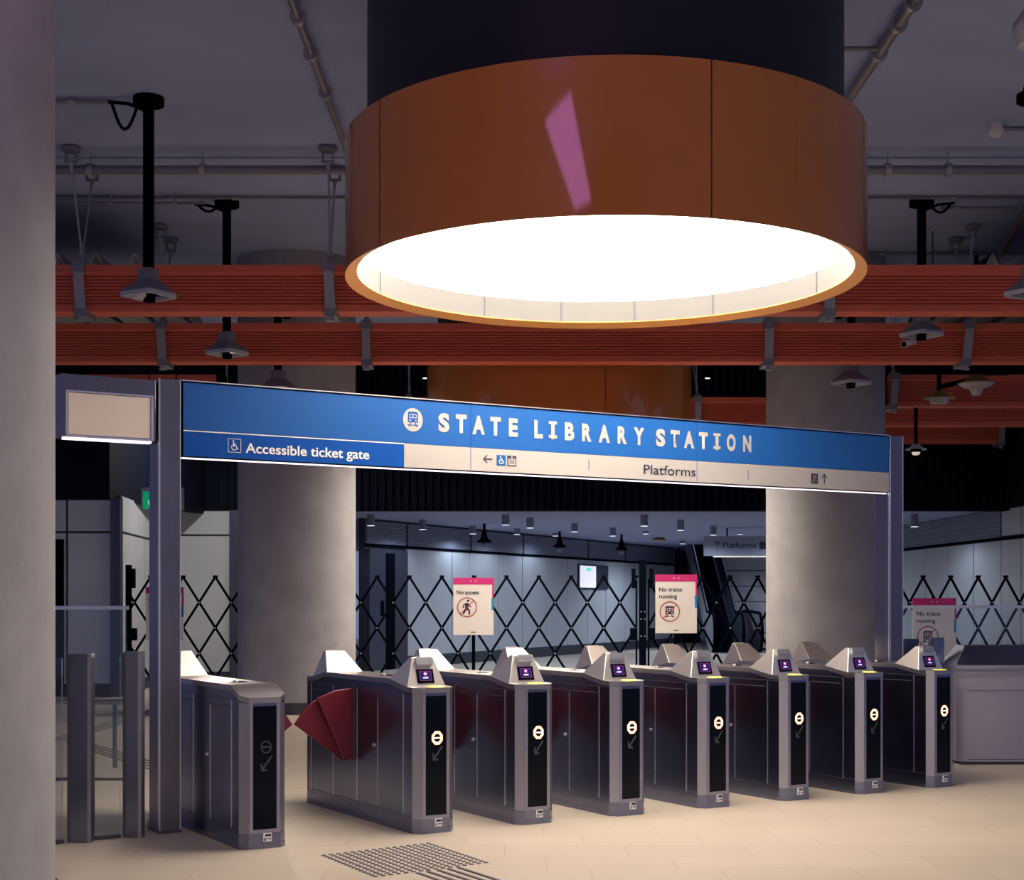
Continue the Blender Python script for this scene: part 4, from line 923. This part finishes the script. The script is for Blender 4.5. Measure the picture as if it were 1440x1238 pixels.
    def flap(s, big):
        X = s*w/2
        b = MB(); b.box(min(X, X+s*0.012), max(X, X+s*0.012), 0.985, 1.055, 0.42, 0.97); b.build('flap_slot', 'steel_dark', t)
        if big:
            b = MB(); b.prism([(X+s*p[0], p[1]) for p in full], 0.995, 1.022, 'y'); f = b.build('barrier_flap', 'flap', t, bevel=0.006)
            b = MB(); b.prism([(X+s*p[0], p[1]) for p in tip], 1.024, 1.046, 'y'); b.build('flap_tip', 'flap', f, bevel=0.006)
        else:
            b = MB(); b.prism([(X+s*p[0], p[1]) for p in small], 1.005, 1.035, 'y'); b.build('barrier_flap', 'flap', t, bevel=0.008)
    if flaps == 'both': flap(-1, False); flap(1, False)
    if flaps == 'big_left': flap(-1, True); flap(1, False)
    if flaps == 'big_right': flap(1, True)
    if flaps == 'left': flap(-1, False)
    return t
G1 = Vector((-0.524, 10.21, 0)); GW = 0.8198
make_gate('leftmost steel ticket gate beside the tall post, display unlit and no front reader', G1-U*1.248, False, False, None, 'big_right')
make_gate('steel ticket gate with the large red flap open on its left side, nearest lit gate', G1, True, True, None, 'big_left')
gl = ['second lit ticket gate, directly in front of the no access poster stand', 'third lit ticket gate counting from the one with the large red flap', 'fourth lit ticket gate, below the no trains running poster by the centre post',
      'fifth lit ticket gate, in front of the left edge of the right concrete column', 'sixth lit ticket gate, just left of the right steel post', 'last lit ticket gate at the right end of the row, beside the steel cabinet']
for k in range(1, 7): make_gate(gl[k-1], G1+U*GW*k, True, True, 'narrow ticket gates in the lit row', 'both' if k < 6 else 'left')

# ================================================================== GLASS BARRIERS LEFT
def glass_panel(name, label, p0, p1, h, rail=False, z0=0.02, th=0.012, railw=0.03):
    p0, p1 = Vector((*p0, 0)), Vector((*p1, 0)); L = (p1-p0).length; a = math.atan2(p1.y-p0.y, p1.x-p0.x)
    t = thing(name, label, 'glass barrier', p0, a)
    b = MB(); b.box(0, L, -th/2, th/2, z0, h); b.build('glass_pane', 'glass', t)
    if rail: b = MB(); b.box(-0.01, L+0.01, -railw/2, railw/2, h-0.005, h+0.028); b.build('top_rail', 'seam_light', t)
    b = MB(); b.box(0, L, -0.02, 0.02, 0, 0.022); b.build('floor_channel', 'steel_dark', t)
    return t
def gpost(px0, px1, y, h, label):
    x0, x1 = bx(px0, y), bx(px1, y); w = x1-x0
    t = thing('gate_post', label, 'post', (x0, y, 0), 0); a = 0.0
    b = MB(); b.box(0, w, 0, 0.10, 0.0, h); b.build('post_body', 'steel', t, bevel=0.004)
    b = MB(); b.box(-0.002, 0.018, -0.004, 0.0, 0.01, h-0.01); b.build('edge_seal', 'steel_dark', t)
    b = MB(); b.box(w-0.012, w+0.012, -0.012, 0.08, 0.0, h+0.004); b.build('edge_fin', 'steel_front', t)
    return t
gpost(95, 126, 9.80, 1.245, 'short steel barrier post nearest the foreground column')
gpost(173, 197, 10.0, 1.255, 'short steel barrier post between foreground column and tall steel post')
glass_panel('glass_barrier', 'low clear glass panel between the two short steel barrier posts', (bx(127, 9.9)+0.03, 9.92), (bx(172, 10.0)-0.02, 10.02), 1.22)
glass_panel('glass_barrier', 'low clear glass panel between foreground column and the first short steel post', (-3.35, 9.3), (bx(95, 9.8)-0.03, 9.78), 1.22)
glass_panel('glass_barrier', 'tall glass screen with a pale top rail at the left behind the short posts', (-4.9, 13.2), (bx(179, 13.2), 13.2), 1.525, True)
t = thing('guard_rail', 'horizontal steel tube low behind the left glass screen', 'rail', (-4.4, 14.2, 0))
b = MB(); b.tube((-0.9, 0, 0.63), (0.75, 0, 0.63), 0.028, n=14); b.build('tube', 'steel_top', t)
b = MB(); b.tube((-0.7, 0, 0), (-0.7, 0, 0.62), 0.022, n=12); b.build('leg', 'steel', t)
b = MB(); b.tube((0.6, 0, 0), (0.6, 0, 0.62), 0.022, n=12); b.build('leg', 'steel', t)

# ================================================================== RIGHT: cabinet, screen, posts
cy = 14.45; cx0 = bx(1347, cy)
t = thing('steel_cabinet', 'low wide steel cabinet at the right end of the gate line', 'cabinet', (cx0, cy, 0))
b = MB(); prof = [(0.0, 0.05), (0.10, 0.0), (2.2, 0.0), (2.2, 0.6), (0.0, 0.6)]
b.prism(prof, 0.03, 0.97, 'z'); b.build('body', 'steel_front', t)
b = MB(); b.poly([(0.0, 0.05, 0.97), (0.10, 0, 0.97), (2.2, 0, 0.97), (2.2, 0.6, 0.97), (0, 0.6, 0.97), (0.13, 0.20, 1.158), (2.2, 0.16, 1.158), (2.2, 0.5, 1.158), (0.13, 0.5, 1.158)],
    [(0,1,5), (1,2,6,5), (2,3,7,6), (3,4,8,7), (4,0,5,8), (5,6,7,8)]); b.build('sloped_top', 'steel', t)
b = MB(); b.box(0.04, 2.2, 0.02, 0.58, 0, 0.03); b.build('plinth', 'steel_dark', t)
b = MB(); b.box(0.10, 2.2, -0.002, 0.0, 0.72, 0.724); b.box(0.10, 2.2, -0.003, 0, 0.05, 0.055); b.build('panel_seam', 'steel_dark', t)
t = thing('guard_rail', 'bright horizontal steel rail running right from the last gate across the cabinet', 'rail', (cx0-0.1, cy-0.25, 0))
b = MB(); b.box(-0.15, 2.4, -0.025, 0.025, 0.915, 0.945); b.build('rail_bar', 'steel_top', t)
b = MB(); b.box(0.9, 0.93, 0.02, 0.24, 0.90, 0.93) ; b.build('bracket', 'steel', t)
b = MB(); b.box(-0.12, -0.08, -0.02, 0.02, 0, 0.915); b.build('leg', 'steel', t)
glass_panel('glass_barrier', 'tall clear glass screen with top rail in front of the right poster', (bx(1272, 15.4), 15.4), (7.6, 15.4), 1.525, True)
def rpost(px0, px1, py, y, label, m='steel'):
    x0, x1 = bx(px0, y), bx(px1, y); h = EYE+(HY-py)/F*y
    t = thing('short_post', label, 'post', (x0, y, 0)); b = MB(); b.box(0, x1-x0, 0, 0.10, 0, h); b.build('post_body', m, t, bevel=0.004)
    b = MB(); b.box(-0.003, 0.02, -0.004, 0.0, 0.02, h-0.01); b.build('edge_seal', 'steel_dark', t)
rpost(1309, 1328, 897, 14.9, 'short steel post just behind the reader of the last gate')
rpost(1333, 1340, 925, 15.2, 'thin dark post between the last gate and the steel cabinet', 'louvre')
rpost(1268, 1292, 899, 16.6, 'wide short steel post behind the glass, left of the right poster')

# ================================================================== TACTILE PAVING
O = Vector((-0.55, 9.76, 0))           # far corner of the studded field
t = thing('tactile_pad', 'square field of dark tactile studs on the floor before the lit gates', 'tactile paving', (-0.67, 9.2, 0), 0)
b = MB(); n1, n2 = 16, 16
A_, B_, C_ = Vector((-1.18, 9.30, 0)), Vector((-0.55, 9.76, 0)), Vector((-0.16, 9.05, 0)); e1 = (A_-B_)/(n1-1); e2 = (C_-B_)/(n2-1)
for i in range(n1):
    for j in range(n2):
        p = B_+e1*i+e2*j-Vector((-0.67, 9.2, 0)); b.tube(p+Vector((0, 0, 0.0)), p+Vector((0, 0, 0.006)), 0.0175, 0.012, n=10)
b.build('studs', 'tactile', t)
def strips(label, starts, d, L, w=0.028, h=0.006):
    d = Vector((*d, 0)).normalized(); c = sum((Vector((*s, 0)) for s in starts), Vector())/len(starts)
    t = thing('tactile_strips', label, 'tactile paving', c)
    nn = Vector((-d.y, d.x, 0))*w/2
    for s in starts:
        p = Vector((*s, 0))-c; q = p+d*L; u = Vector((0, 0, h)); b = MB()
        b.poly([p-nn, q-nn, q+nn, p+nn, p-nn*0.7+u, q-nn*0.7+u, q+nn*0.7+u, p+nn*0.7+u], [(0,3,2,1), (4,5,6,7), (0,1,5,4), (1,2,6,5), (2,3,7,6), (3,0,4,7)]); b.build('strip', 'tactile', t)
def G(px, py): Y = F*EYE/(py-HY); return (bx(px, Y), Y)
gd = (0.514, -0.858)
base = Vector((*G(645, 1221.0), 0)); e = e1.normalized()
strips('five dark guiding strips leading from the stud field towards the camera', [((base+e*0.073*k-V*0.0)[0], (base+e*0.073*k)[1]) for k in range(5)], gd, 1.6)
strips('dark guiding strips crossing the floor diagonally behind the left glass panels', [(-4.98+0.075*k*0.858, 16.60+0.075*k*0.514) for k in range(4)], (0.52, -0.854), 4.4)
strips('dark guiding strips running straight away at the far left behind the glass', [(-5.30+0.075*k, 16.9) for k in range(4)], (0.0, 1.0), 5.0)

# purple lit panel hanging above and behind the camera: its reflection shows on the drum
t = thing('purple_light_panel', 'purple lit panel hanging overhead, seen only as a reflection on the orange drum', 'lightbox', (-1.0, 5.0, 5.2))
b = MB(); pp = [(-1.08, 1.0), (0.07, 1.14), (0.87, 0.05), (0.25, 0.0)]
b.prism(pp, -0.05, 0.0, 'y'); b.build('case', 'black', t)
b = MB(); b.prism([(x*0.98, z*0.97+0.015) for x, z in pp], 0.001, 0.006, 'y'); b.build('lit_face', 'purple', t)
for x in (-0.6, 0.0):
    b = MB(); b.tube((x, -0.025, 1.0), (x, -0.025, CEIL-5.2), 0.012, n=6); b.build('hanger', 'black', t)
